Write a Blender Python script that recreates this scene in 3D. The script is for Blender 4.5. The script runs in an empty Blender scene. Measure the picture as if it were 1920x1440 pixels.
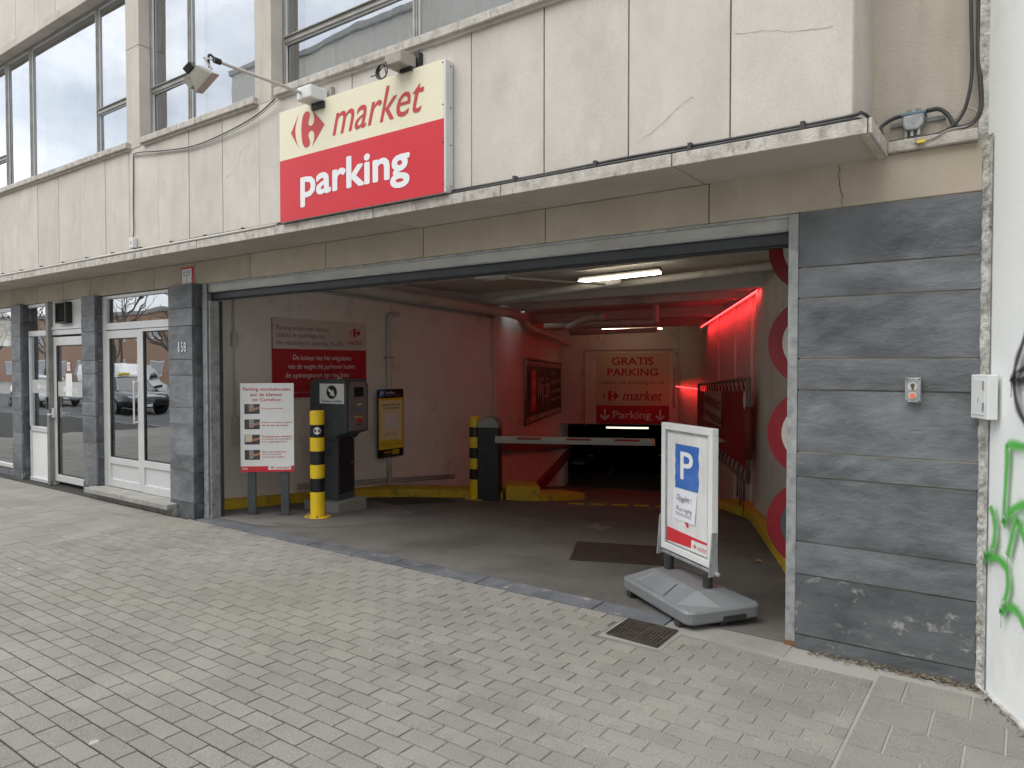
import bpy, bmesh, math, random
from mathutils import Vector, Matrix
random.seed(7)
R_ = math.radians
S = bpy.context.scene
COL = S.collection
# ------------------------------------------------------------------ camera
CAMH = 1.72
cam = bpy.data.objects.new('camera', bpy.data.cameras.new('camera'))
COL.objects.link(cam); S.camera = cam
cam.data.sensor_width = 36; cam.data.lens = 1349/1920*36
cam.data.clip_start = .05; cam.data.clip_end = 900
cam.location = (0, 0, CAMH); cam.rotation_euler = (R_(90-1.401), 0, R_(35.7))
# ------------------------------------------------------------------ world, sun, exposure
SUN_AZ, SUN_EL = R_(200), R_(55)          # azimuth clockwise from +Y
W = bpy.data.worlds.new('World'); S.world = W; W.use_nodes = True
nt = W.node_tree; nt.nodes.clear()
def wn(t): return nt.nodes.new(t)
sky = wn('ShaderNodeTexSky'); sky.sky_type = 'NISHITA'; sky.sun_disc = False
sky.sun_elevation = SUN_EL; sky.sun_rotation = SUN_AZ; sky.air_density = 1; sky.dust_density = 2
tc = wn('ShaderNodeTexCoord'); mp = wn('ShaderNodeMapping'); mp.inputs['Scale'].default_value = (1, 1, 2.2)
no = wn('ShaderNodeTexNoise'); no.inputs['Scale'].default_value = 3.0; no.inputs['Detail'].default_value = 9; no.inputs['Roughness'].default_value = .58
rp = wn('ShaderNodeValToRGB'); rp.color_ramp.elements[0].position = .36; rp.color_ramp.elements[1].position = .56
rp.color_ramp.elements[0].color = (.55,)*3+(1,)
no2 = wn('ShaderNodeTexNoise'); no2.inputs['Scale'].default_value = 5.5; no2.inputs['Detail'].default_value = 6
rp2 = wn('ShaderNodeValToRGB'); rp2.color_ramp.elements[0].position = .3; rp2.color_ramp.elements[1].position = .7
rp2.color_ramp.elements[0].color = (7.6, 8.2, 8.8, 1); rp2.color_ramp.elements[1].color = (14.5, 14.6, 14.7, 1)
mx = wn('ShaderNodeMix'); mx.data_type = 'RGBA'
bg = wn('ShaderNodeBackground'); bg.inputs['Strength'].default_value = .1
wo = wn('ShaderNodeOutputWorld'); L = nt.links.new
L(tc.outputs['Generated'], mp.inputs['Vector']); L(mp.outputs[0], no.inputs['Vector']); L(mp.outputs[0], no2.inputs['Vector'])
L(no.outputs['Fac'], rp.inputs[0]); L(no2.outputs['Fac'], rp2.inputs[0])
L(rp.outputs[0], mx.inputs['Factor']); L(sky.outputs[0], mx.inputs['A']); L(rp2.outputs[0], mx.inputs['B'])
L(mx.outputs['Result'], bg.inputs['Color']); L(bg.outputs[0], wo.inputs['Surface'])
sun = bpy.data.objects.new('sun', bpy.data.lights.new('sun', 'SUN')); COL.objects.link(sun)
sun.data.energy = 1.1; sun.data.angle = R_(50); sun.data.color = (1, .95, .87)
sd = Vector((math.sin(SUN_AZ)*math.cos(SUN_EL), math.cos(SUN_AZ)*math.cos(SUN_EL), math.sin(SUN_EL)))
sun.rotation_euler = sd.to_track_quat('Z', 'Y').to_euler()
S.view_settings.view_transform = 'Standard'; S.view_settings.look = 'None'
S.view_settings.gamma = 1; S.view_settings.use_curve_mapping = False
S.view_settings.exposure = 0.84
S.render.engine = 'CYCLES'

# ------------------------------------------------------------------ materials
MATS = {}
def base_mat(name):
    m = bpy.data.materials.new(name); m.use_nodes = True
    b = m.node_tree.nodes['Principled BSDF']; MATS[name] = m
    return m, m.node_tree, b
def mat(name, c1, c2=None, scale=4, rough=.6, bump=0, bscale=None, stretch=(1, 1, 1), metal=0, ovar=0, detail=6,
        dirt=None, dscale=1.5, dlo=.5, dhi=.72, dstretch=(1, 1, 1), spec=.5, distort=0, coat=0, rvar=0, island=False, speck=0, bdist=.01):
    """world-space noise mix of two colours, optional dirt layer, per-object variation and bump"""
    m, t, b = base_mat(name); n = t.nodes.new; k = t.links.new
    c2 = c2 or c1
    g = n('ShaderNodeNewGeometry')
    mp = n('ShaderNodeMapping'); mp.inputs['Scale'].default_value = stretch; k(g.outputs['Position'], mp.inputs[0])
    oi = n('ShaderNodeObjectInfo')
    ofs = n('ShaderNodeVectorMath'); ofs.operation = 'SCALE'; ofs.inputs[0].default_value = (37, 11, 23)
    if ovar: k(g.outputs['Random Per Island'] if island else oi.outputs['Random'], ofs.inputs['Scale'])
    else: ofs.inputs['Scale'].default_value = 0
    ad = n('ShaderNodeVectorMath'); k(mp.outputs[0], ad.inputs[0]); k(ofs.outputs[0], ad.inputs[1])
    nz = n('ShaderNodeTexNoise'); nz.inputs['Scale'].default_value = scale; nz.inputs['Detail'].default_value = detail; nz.inputs['Roughness'].default_value = .6
    k(ad.outputs[0], nz.inputs['Vector'])
    r = n('ShaderNodeValToRGB'); r.color_ramp.elements[0].position = .32; r.color_ramp.elements[1].position = .68
    r.color_ramp.elements[0].color = (*c1, 1); r.color_ramp.elements[1].color = (*c2, 1); k(nz.outputs['Fac'], r.inputs[0])
    out = r.outputs[0]
    if dirt:
        mp2 = n('ShaderNodeMapping'); mp2.inputs['Scale'].default_value = dstretch; k(g.outputs['Position'], mp2.inputs[0])
        ad2 = n('ShaderNodeVectorMath'); k(mp2.outputs[0], ad2.inputs[0]); k(ofs.outputs[0], ad2.inputs[1])
        dz = n('ShaderNodeTexNoise'); dz.inputs['Scale'].default_value = dscale; dz.inputs['Detail'].default_value = 8; dz.inputs['Roughness'].default_value = .65
        k(ad2.outputs[0], dz.inputs['Vector'])
        dr = n('ShaderNodeMapRange'); dr.inputs[1].default_value = dlo; dr.inputs[2].default_value = dhi; k(dz.outputs['Fac'], dr.inputs[0])
        x = n('ShaderNodeMix'); x.data_type = 'RGBA'; k(dr.outputs[0], x.inputs['Factor']); k(out, x.inputs['A']); x.inputs['B'].default_value = (*dirt, 1)
        out = x.outputs['Result']
    if speck:
        sp = n('ShaderNodeTexNoise'); sp.inputs['Scale'].default_value = 420; sp.inputs['Detail'].default_value = 1; k(g.outputs['Position'], sp.inputs['Vector'])
        sr = n('ShaderNodeMapRange'); sr.inputs[1].default_value = .35; sr.inputs[2].default_value = .65; sr.inputs[3].default_value = 1-speck; sr.inputs[4].default_value = 1+speck
        k(sp.outputs['Fac'], sr.inputs[0])
        hs = n('ShaderNodeHueSaturation'); k(out, hs.inputs['Color']); k(sr.outputs[0], hs.inputs['Value']); out = hs.outputs[0]
    if ovar:
        mr = n('ShaderNodeMapRange'); mr.inputs[3].default_value = 1-ovar; mr.inputs[4].default_value = 1+ovar
        k(g.outputs['Random Per Island'] if island else oi.outputs['Random'], mr.inputs[0])
        hs = n('ShaderNodeHueSaturation'); k(out, hs.inputs['Color']); k(mr.outputs[0], hs.inputs['Value']); out = hs.outputs[0]
    k(out, b.inputs['Base Color'])
    b.inputs['Roughness'].default_value = rough; b.inputs['Metallic'].default_value = metal; b.inputs['Specular IOR Level'].default_value = spec
    b.inputs['Coat Weight'].default_value = coat
    if rvar:
        rr = n('ShaderNodeMapRange'); rr.inputs[3].default_value = rough-rvar; rr.inputs[4].default_value = rough+rvar; k(nz.outputs['Fac'], rr.inputs[0]); k(rr.outputs[0], b.inputs['Roughness'])
    nz.inputs['Distortion'].default_value = distort
    if bump:
        bz = n('ShaderNodeTexNoise'); bz.inputs['Scale'].default_value = bscale or scale*8; bz.inputs['Detail'].default_value = 6; bz.inputs['Roughness'].default_value = .65; bz.inputs['Distortion'].default_value = distort
        k(ad.outputs[0], bz.inputs['Vector'])
        bp = n('ShaderNodeBump'); bp.inputs['Strength'].default_value = bump; bp.inputs['Distance'].default_value = bdist
        k(bz.outputs['Fac'], bp.inputs['Height']); k(bp.outputs[0], b.inputs['Normal'])
    return m
def emis(name, col, strength):
    m, t, b = base_mat(name)
    b.inputs['Base Color'].default_value = (*col, 1); b.inputs['Emission Color'].default_value = (*col, 1); b.inputs['Emission Strength'].default_value = strength
    return m
def glass(name, tint, refl, ior=1.5, rough=0.0):
    m = bpy.data.materials.new(name); m.use_nodes = True; t = m.node_tree; t.nodes.clear(); n = t.nodes.new; k = t.links.new
    o = n('ShaderNodeOutputMaterial'); mixn = n('ShaderNodeMixShader'); tr = n('ShaderNodeBsdfTransparent'); gl = n('ShaderNodeBsdfGlossy')
    tr.inputs[0].default_value = (*tint, 1); gl.inputs['Roughness'].default_value = rough; gl.inputs['Color'].default_value = (.95, .97, 1, 1)
    fr = n('ShaderNodeFresnel'); fr.inputs['IOR'].default_value = ior
    ma = n('ShaderNodeMath'); ma.operation = 'ADD'; ma.use_clamp = True; ma.inputs[1].default_value = refl; k(fr.outputs[0], ma.inputs[0])
    # faint ripple of old float glass
    nz = n('ShaderNodeTexNoise'); nz.inputs['Scale'].default_value = 1.1; g = n('ShaderNodeNewGeometry'); k(g.outputs['Position'], nz.inputs['Vector'])
    bp = n('ShaderNodeBump'); bp.inputs['Strength'].default_value = .05; bp.inputs['Distance'].default_value = .06; k(nz.outputs['Fac'], bp.inputs['Height']); k(bp.outputs[0], gl.inputs['Normal'])
    k(ma.outputs[0], mixn.inputs[0]); k(tr.outputs[0], mixn.inputs[1]); k(gl.outputs[0], mixn.inputs[2]); k(mixn.outputs[0], o.inputs[0])
    MATS[name] = m; return m

M = {}
M['panel'] = mat('panel', (.52, .485, .44), (.605, .57, .525), 3.4, .85, .4, 38, (1, 1, .6), ovar=.035, dirt=(.42, .385, .34), dscale=2.4, dlo=.5, dhi=.95, dstretch=(1.6, 1, .8), speck=.13, bdist=.006)
M['pilaster'] = mat('pilaster', (.48, .44, .39), (.58, .54, .49), 2.5, .85, .3, 50, dirt=(.33, .30, .26), dscale=2, dlo=.5, dhi=.85, dstretch=(3, 1, .5), speck=.06, bdist=.005)
M['stucco'] = mat('stucco', (.47, .42, .36), (.54, .49, .42), 3, .9, .6, 60, dirt=(.40, .35, .29), dscale=1.5, dstretch=(3, 1, .6), dlo=.45, dhi=.8, bdist=.008)
M['fascia'] = mat('fascia', (.40, .345, .27), (.49, .43, .35), 2.5, .85, .3, 45, ovar=.05, dirt=(.56, .52, .46), dscale=2.5, dlo=.6, dhi=.8, dstretch=(4, 1, .5), bdist=.005)
M['soffit'] = mat('soffit', (.42, .385, .335), (.50, .465, .41), 1.6, .85, .15, 40, ovar=.05, dirt=(.54, .52, .47), dscale=1.8, dlo=.6, dhi=.8, dstretch=(1, 2, 1))
M['coping'] = mat('coping', (.42, .39, .35), (.62, .59, .55), 14, .9, .9, 70, (1, 1, 1), dirt=(.20, .19, .17), dscale=9, dlo=.52, dhi=.75, dstretch=(2, 1, 1), ovar=.05, bdist=.008)
M['dark_joint'] = mat('dark_joint', (.10, .09, .085), (.16, .15, .14), 8, .95)
M['mortar'] = mat('mortar', (.42, .37, .30), (.55, .50, .42), 20, .95, .4)
M['slate_joint'] = mat('slate_joint', (.09, .085, .08), (.36, .33, .27), 1.6, .95)
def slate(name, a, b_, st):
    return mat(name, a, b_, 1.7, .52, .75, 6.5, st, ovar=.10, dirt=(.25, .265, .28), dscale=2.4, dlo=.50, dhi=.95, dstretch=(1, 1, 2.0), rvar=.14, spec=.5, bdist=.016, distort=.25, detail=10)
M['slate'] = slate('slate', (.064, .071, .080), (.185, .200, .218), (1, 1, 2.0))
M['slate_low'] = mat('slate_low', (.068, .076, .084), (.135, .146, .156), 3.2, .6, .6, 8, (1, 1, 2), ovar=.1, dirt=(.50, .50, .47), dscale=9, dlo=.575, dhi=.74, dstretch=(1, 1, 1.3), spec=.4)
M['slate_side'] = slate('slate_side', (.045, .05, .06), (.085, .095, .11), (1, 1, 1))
M['alu'] = mat('alu', (.62, .63, .64), (.70, .71, .72), 3, .42, metal=.35, dirt=(.45, .45, .45), dscale=3, dlo=.55, dhi=.9)
M['alu_dark'] = mat('alu_dark', (.20, .20, .19), (.30, .30, .28), 5, .5, metal=.5)
M['steel_frame'] = mat('steel_frame', (.28, .27, .25), (.40, .39, .37), 6, .45, metal=.6)
M['galv'] = mat('galv', (.30, .32, .33), (.48, .50, .51), 9, .5, metal=.5, dirt=(.22, .23, .24), dscale=12, dlo=.5, dhi=.7, bump=.1)
M['lintel_paint'] = mat('lintel_paint', (.40, .40, .385), (.50, .495, .475), 3, .55, metal=.1, dirt=(.32, .31, .29), dscale=3, dstretch=(.6, 1, 2), dlo=.5, dhi=.8)
M['lintel_dark'] = mat('lintel_dark', (.030, .036, .043), (.045, .052, .06), 4, .45)
M['white_panel'] = mat('white_panel', (.66, .67, .67), (.74, .75, .75), 2, .5, dirt=(.55, .54, .5), dscale=2.5, dlo=.55, dhi=.85)
M['black_plastic'] = mat('black_plastic', (.012, .012, .014), (.022, .022, .024), 6, .5)
M['black_rubber'] = mat('black_rubber', (.018, .018, .019), (.035, .035, .036), 12, .7)
M['cable'] = mat('cable', (.035, .035, .037), (.06, .06, .062), 12, .6)
M['cable_grey'] = mat('cable_grey', (.30, .29, .28), (.38, .37, .36), 12, .6)
M['conduit'] = mat('conduit', (.52, .50, .47), (.62, .60, .57), 9, .6)
M['white_wall'] = mat('white_wall', (.82, .85, .85), (.87, .89, .89), 1.2, .8, .25, 45, dirt=(.62, .64, .63), dscale=1.4, dlo=.55, dhi=.85, dstretch=(1, 1, .5))
M['rough_plaster'] = mat('rough_plaster', (.30, .29, .26), (.72, .72, .69), 14, .95, 1, 30, dirt=(.16, .15, .13), dscale=11, dlo=.55, dhi=.7, bdist=.02)
M['box_white'] = mat('box_white', (.70, .73, .73), (.76, .78, .78), 8, .55)
M['int_wall'] = mat('int_wall', (.74, .73, .69), (.82, .81, .77), 1.3, .8, .25, 30, dirt=(.40, .37, .33), dscale=2.4, dlo=.58, dhi=.8, dstretch=(1, 1, .7))
M['int_conc'] = mat('int_conc', (.60, .59, .55), (.74, .73, .69), 2.2, .85, .5, 25, (1, 1, .6), dirt=(.16, .15, .14), dscale=7, dlo=.62, dhi=.74)
M['int_ceil'] = mat('int_ceil', (.62, .60, .56), (.70, .68, .64), 1.6, .85, .2, 30, dirt=(.33, .30, .28), dscale=2, dlo=.55, dhi=.8)
M['pipe_white'] = mat('pipe_white', (.55, .52, .48), (.64, .61, .57), 3, .5, dirt=(.36, .33, .3), dscale=4, dlo=.55, dhi=.8)
M['yellow_kerb'] = mat('yellow_kerb', (.55, .36, .02), (.66, .45, .03), 6, .7, .4, 40, dirt=(.12, .10, .07), dscale=7, dlo=.55, dhi=.72)
M['asphalt'] = mat('asphalt', (.112, .106, .097), (.165, .157, .145), 1.6, .85, .6, 200, dirt=(.07, .066, .06), dscale=.9, dlo=.48, dhi=.72, dstretch=(1, .45, 1), speck=.34, bdist=.004)
M['apron'] = mat('apron', (.22, .21, .195), (.29, .28, .26), 4, .9, .4, 60, speck=.1)
M['bluestone'] = mat('bluestone', (.085, .093, .108), (.155, .165, .182), 5, .7, .5, 30, ovar=.18, dirt=(.34, .33, .30), dscale=9, dlo=.58, dhi=.78)
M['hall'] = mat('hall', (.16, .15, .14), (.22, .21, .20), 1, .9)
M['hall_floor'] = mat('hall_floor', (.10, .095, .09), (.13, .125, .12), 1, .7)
M['red_wall_paint'] = mat('red_wall_paint', (.18, .03, .025), (.26, .045, .035), 4, .6, dirt=(.15, .03, .02), dscale=3, dlo=.55, dhi=.8)
M['iron'] = mat('iron', (.055, .045, .038), (.095, .078, .066), 14, .6, .4, 60, metal=.4)
M['paper_white'] = mat('paper_white', (.78, .79, .80), (.84, .85, .86), 3, .5)
M['paper_note'] = mat('paper_note', (.74, .76, .84), (.80, .82, .88), 3, .7)
M['poster_white'] = mat('poster_white', (.68, .69, .70), (.78, .79, .79), 6, .28, dirt=(.60, .60, .59), dscale=5, dlo=.45, dhi=.75, dstretch=(3, 3, .6))
M['cream'] = mat('cream', (.76, .72, .55), (.79, .75, .58), 2, .4)
M['cream_dull'] = mat('cream_dull', (.60, .55, .40), (.66, .60, .45), 2, .45)
M['grey_sign'] = mat('grey_sign', (.58, .54, .50), (.62, .58, .54), 2, .5)
M['red'] = mat('red', (.60, .028, .045), (.64, .035, .052), 1.5, .32, dirt=(.56, .05, .06), dscale=3, dlo=.55, dhi=.9)
M['logo_red'] = mat('logo_red', (.52, .045, .045), None, 2, .4)
M['red_dull'] = mat('red_dull', (.42, .012, .02), (.46, .018, .025), 2, .45)
M['deep_red'] = mat('deep_red', (.30, .012, .016), (.34, .018, .02), 2, .5)
M['letter_white'] = mat('letter_white', (.80, .81, .84), None, 2, .4)
M['letter_black'] = mat('letter_black', (.02, .02, .022), None, 2, .5)
M['letter_grey'] = mat('letter_grey', (.12, .10, .10), None, 2, .5)
M['blue'] = mat('blue', (.035, .13, .46), (.05, .16, .52), 5, .35, dirt=(.10, .22, .56), dscale=5, dlo=.5, dhi=.8)
M['yellow'] = mat('yellow', (.80, .54, .012), (.86, .60, .02), 4, .36, dirt=(.22, .15, .03), dscale=14, dlo=.62, dhi=.72, dstretch=(1, 1, .35))
M['band_black'] = mat('band_black', (.008, .009, .011), (.014, .015, .017), 4, .3)
M['park_yellow'] = mat('park_yellow', (.86, .62, .05), None, 2, .4)
M['park_pale'] = mat('park_pale', (.86, .78, .50), None, 2, .4)
M['anthracite'] = mat('anthracite', (.062, .072, .08), (.08, .092, .10), 3, .42, rvar=.08)
M['machine_panel'] = mat('machine_panel', (.20, .19, .18), (.25, .24, .225), 5, .4, metal=.3)
M['concrete'] = mat('concrete', (.24, .235, .22), (.33, .325, .31), 5, .9, .4, 40)
M['base_grey'] = mat('base_grey', (.165, .175, .186), (.20, .212, .224), 5, .45, .12, 120, dirt=(.27, .275, .28), dscale=16, dlo=.60, dhi=.78, dstretch=(1, 1, .4))
M['spring'] = mat('spring', (.05, .05, .05), (.09, .09, .088), 30, .5, metal=.3)
M['orange'] = mat('orange', (.75, .22, .10), None, 2, .4)
M['redbtn'] = mat('redbtn', (.65, .02, .03), None, 2, .35)
M['brass'] = mat('brass', (.18, .14, .09), (.28, .23, .16), 20, .4, metal=.8)
M['tube_steel'] = mat('tube_steel', (.22, .20, .18), (.34, .31, .28), 10, .5, metal=.5)
M['banner_red'] = mat('banner_red', (.36, .02, .025), (.42, .03, .035), 2, .55)
M['banner_black'] = mat('banner_black', (.030, .018, .018), (.045, .028, .028), 2, .55)
M['flood_grey'] = mat('flood_grey', (.30, .28, .25), (.42, .40, .36), 14, .55, dirt=(.17, .15, .13), dscale=14, dlo=.5, dhi=.75)
M['curtain'] = mat('curtain', (.74, .79, .84), (.82, .86, .89), 3, .85); M['block_pane'] = mat('block_pane', (.26, .28, .30), (.36, .38, .40), .4, .4)
M['frost'] = mat('frost', (.45, .47, .47), None, 2, .5)
M['shop_green'] = mat('shop_green', (.42, .56, .52), (.55, .66, .62), .8, .5)
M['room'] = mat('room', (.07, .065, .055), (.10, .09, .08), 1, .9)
M['round_red'] = mat('round_red', (.24, .008, .018), (.29, .012, .024), 4, .4)
M['round_white'] = mat('round_white', (.60, .58, .53), (.68, .66, .61), 4, .5)
M['round_blue'] = mat('round_blue', (.05, .085, .12), (.07, .11, .15), 4, .4)
M['leaf_dry'] = mat('leaf_dry', (.35, .22, .07), (.45, .28, .09), 20, .8)
M['debris'] = mat('debris', (.08, .062, .045), (.22, .18, .13), 40, .95, ovar=.4, island=True)
M['brick'] = mat('brick', (.30, .18, .12), (.40, .26, .18), 6, .9, ovar=0)
M['brick_pale'] = mat('brick_pale', (.46, .43, .38), (.56, .53, .47), 3, .9)
M['bark'] = mat('bark', (.09, .075, .06), (.14, .12, .10), 8, .9)
M['road'] = mat('road', (.07, .07, .072), (.10, .10, .10), 1, .85, speck=.15)
M['plain_pavement'] = mat('plain_pavement', (.24, .23, .22), (.30, .29, .27), 2, .9)
M['car_black'] = mat('car_black', (.012, .013, .016), None, 2, .18, coat=.8)
M['car_white'] = mat('car_white', (.70, .71, .72), None, 2, .25, coat=.5)
M['car_glass'] = mat('car_glass', (.02, .025, .03), None, 2, .06)
M['chrome'] = mat('chrome', (.75, .75, .76), None, 2, .15, metal=1)
M['tyre'] = mat('tyre', (.015, .015, .015), None, 2, .8)
M['lamp_glass'] = mat('lamp_glass', (.55, .57, .6), None, 2, .1)
M['tail_red'] = mat('tail_red', (.30, .01, .01), None, 2, .2)
M['photo_dark'] = mat('photo_dark', (.03, .028, .028), (.10, .09, .085), 25, .4)
M['skin'] = mat('skin', (.48, .22, .14), None, 2, .5)
M['photo_grey'] = mat('photo_grey', (.30, .30, .31), None, 2, .4)
M['win_glass'] = glass('win_glass', (.94, .97, .98), .32, 1.6)
M['door_glass'] = glass('door_glass', (.40, .42, .38), .36, 1.6)
M['tube_lit'] = emis('tube_lit', (1, .90, .72), 9); M['tube_dim'] = emis('tube_dim', (1, .88, .66), 1.0); M['tube_strong'] = emis('tube_strong', (1, .82, .52), 5)
M['led_red'] = emis('led_red', (1, .04, .045), 14); M['led_tube'] = emis('led_tube', (1, .05, .045), 2.2)
def paver_mat(name, c1, c2, warm, gum):
    """concrete block: fine aggregate, per-block tint, stains, gum spots"""
    m, t, b = base_mat(name); n = t.nodes.new; k = t.links.new
    g = n('ShaderNodeNewGeometry')
    def noise(sc, det=4, rough=.6):
        z = n('ShaderNodeTexNoise'); z.inputs['Scale'].default_value = sc; z.inputs['Detail'].default_value = det; z.inputs['Roughness'].default_value = rough; k(g.outputs['Position'], z.inputs['Vector']); return z.outputs['Fac']
    def rng(s, a, b_, lo, hi):
        r = n('ShaderNodeMapRange'); r.inputs[1].default_value = a; r.inputs[2].default_value = b_; r.inputs[3].default_value = lo; r.inputs[4].default_value = hi; k(s, r.inputs[0]); return r.outputs[0]
    def mixc(f, A, B):
        x = n('ShaderNodeMix'); x.data_type = 'RGBA'; k(f, x.inputs['Factor'])
        for s, v in (('A', A), ('B', B)):
            if isinstance(v, tuple): x.inputs[s].default_value = (*v, 1)
            else: k(v, x.inputs[s])
        return x.outputs['Result']
    c = mixc(rng(noise(1.1, 5), .35, .65, 0, 1), c1, c2)
    c = mixc(rng(noise(.55, 4), .5, .72, 0, .75), c, warm)
    c = mixc(rng(noise(2.3, 7, .7), .52, .8, 0, .5), c, tuple(v*.72 for v in c1))
    c = mixc(rng(noise(9, 6), .58, .8, 0, .5), c, tuple(v*.55 for v in c1))
    v = rng(noise(170, 3), .3, .7, .58, 1.44)
    oi = n('ShaderNodeObjectInfo')
    ad = n('ShaderNodeMath'); ad.operation = 'ADD'; k(oi.outputs['Random'], ad.inputs[0]); k(g.outputs['Random Per Island'], ad.inputs[1])
    fr = n('ShaderNodeMath'); fr.operation = 'FRACT'; k(ad.outputs[0], fr.inputs[0])
    mu = n('ShaderNodeMath'); mu.operation = 'MULTIPLY'; k(v, mu.inputs[0]); k(rng(fr.outputs[0], 0, 1, .93, 1.07), mu.inputs[1])
    hs = n('ShaderNodeHueSaturation'); k(c, hs.inputs['Color']); k(mu.outputs[0], hs.inputs['Value'])
    vo = n('ShaderNodeTexVoronoi'); vo.inputs['Scale'].default_value = 2.9; k(g.outputs['Position'], vo.inputs['Vector'])
    sep = n('ShaderNodeSeparateColor'); k(vo.outputs['Color'], sep.inputs[0])
    siz = rng(sep.outputs[0], .55, 1, 0, gum)
    ds = n('ShaderNodeMath'); ds.operation = 'ADD'; k(vo.outputs['Distance'], ds.inputs[0]); k(rng(noise(60, 2), .3, .7, -.012, .012), ds.inputs[1])
    lt = n('ShaderNodeMath'); lt.operation = 'LESS_THAN'; k(ds.outputs[0], lt.inputs[0]); k(siz, lt.inputs[1])
    gf = n('ShaderNodeMath'); gf.operation = 'MULTIPLY'; k(lt.outputs[0], gf.inputs[0]); gf.inputs[1].default_value = .75
    c = mixc(gf.outputs[0], hs.outputs[0], (.46, .45, .41))
    k(c, b.inputs['Base Color']); b.inputs['Roughness'].default_value = .88; b.inputs['Specular IOR Level'].default_value = .35
    bp = n('ShaderNodeBump'); bp.inputs['Strength'].default_value = .55; bp.inputs['Distance'].default_value = .003; k(noise(300, 3, .7), bp.inputs['Height']); k(bp.outputs[0], b.inputs['Normal'])
    return m
M['paver'] = paver_mat('paver', (.216, .207, .188), (.278, .267, .245), (.222, .211, .176), .075)
M['slab'] = paver_mat('slab', (.218, .208, .19), (.275, .264, .242), (.205, .195, .17), .075)
def sand_mat():
    m, t, b = base_mat('joint_sand'); n = t.nodes.new; k = t.links.new
    g = n('ShaderNodeNewGeometry'); sp = n('ShaderNodeSeparateXYZ'); k(g.outputs['Position'], sp.inputs[0])
    nz = n('ShaderNodeTexNoise'); nz.inputs['Scale'].default_value = 1.3; nz.inputs['Detail'].default_value = 5; k(g.outputs['Position'], nz.inputs['Vector'])
    a = n('ShaderNodeMath'); a.operation = 'MULTIPLY_ADD'; k(nz.outputs['Fac'], a.inputs[0]); a.inputs[1].default_value = 2.4; k(sp.outputs['X'], a.inputs[2])
    r = n('ShaderNodeMapRange'); r.inputs[1].default_value = -1.8; r.inputs[2].default_value = .4; k(a.outputs[0], r.inputs[0])
    x = n('ShaderNodeMix'); x.data_type = 'RGBA'; k(r.outputs[0], x.inputs['Factor']); x.inputs['A'].default_value = (.036, .034, .03, 1); x.inputs['B'].default_value = (.33, .32, .295, 1)
    k(x.outputs['Result'], b.inputs['Base Color']); b.inputs['Roughness'].default_value = .95
    return m
M['sand'] = sand_mat()
def spray(name, col):
    """spray paint: dense core, soft speckled edge (UV v runs across the stroke)"""
    m, t, b = base_mat(name); n = t.nodes.new; k = t.links.new
    b.inputs['Base Color'].default_value = (*col, 1); b.inputs['Roughness'].default_value = .5
    uv = n('ShaderNodeUVMap'); sp = n('ShaderNodeSeparateXYZ'); k(uv.outputs[0], sp.inputs[0])
    s = n('ShaderNodeMath'); s.operation = 'SUBTRACT'; k(sp.outputs['Y'], s.inputs[0]); s.inputs[1].default_value = .5
    ab = n('ShaderNodeMath'); ab.operation = 'ABSOLUTE'; k(s.outputs[0], ab.inputs[0])
    g = n('ShaderNodeNewGeometry'); nz = n('ShaderNodeTexNoise'); nz.inputs['Scale'].default_value = 300; k(g.outputs['Position'], nz.inputs['Vector'])
    ma = n('ShaderNodeMath'); ma.operation = 'MULTIPLY_ADD'; k(nz.outputs['Fac'], ma.inputs[0]); ma.inputs[1].default_value = .14; k(ab.outputs[0], ma.inputs[2])
    mr = n('ShaderNodeMapRange'); mr.interpolation_type = 'SMOOTHSTEP'; mr.inputs[1].default_value = .10; mr.inputs[2].default_value = .56; mr.inputs[3].default_value = .95; mr.inputs[4].default_value = 0
    k(ma.outputs[0], mr.inputs[0]); k(mr.outputs[0], b.inputs['Alpha'])
    return m
M['spray_green'] = spray('spray_green', (.075, .47, .05)); M['spray_black'] = spray('spray_black', (.012, .012, .013))

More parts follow.
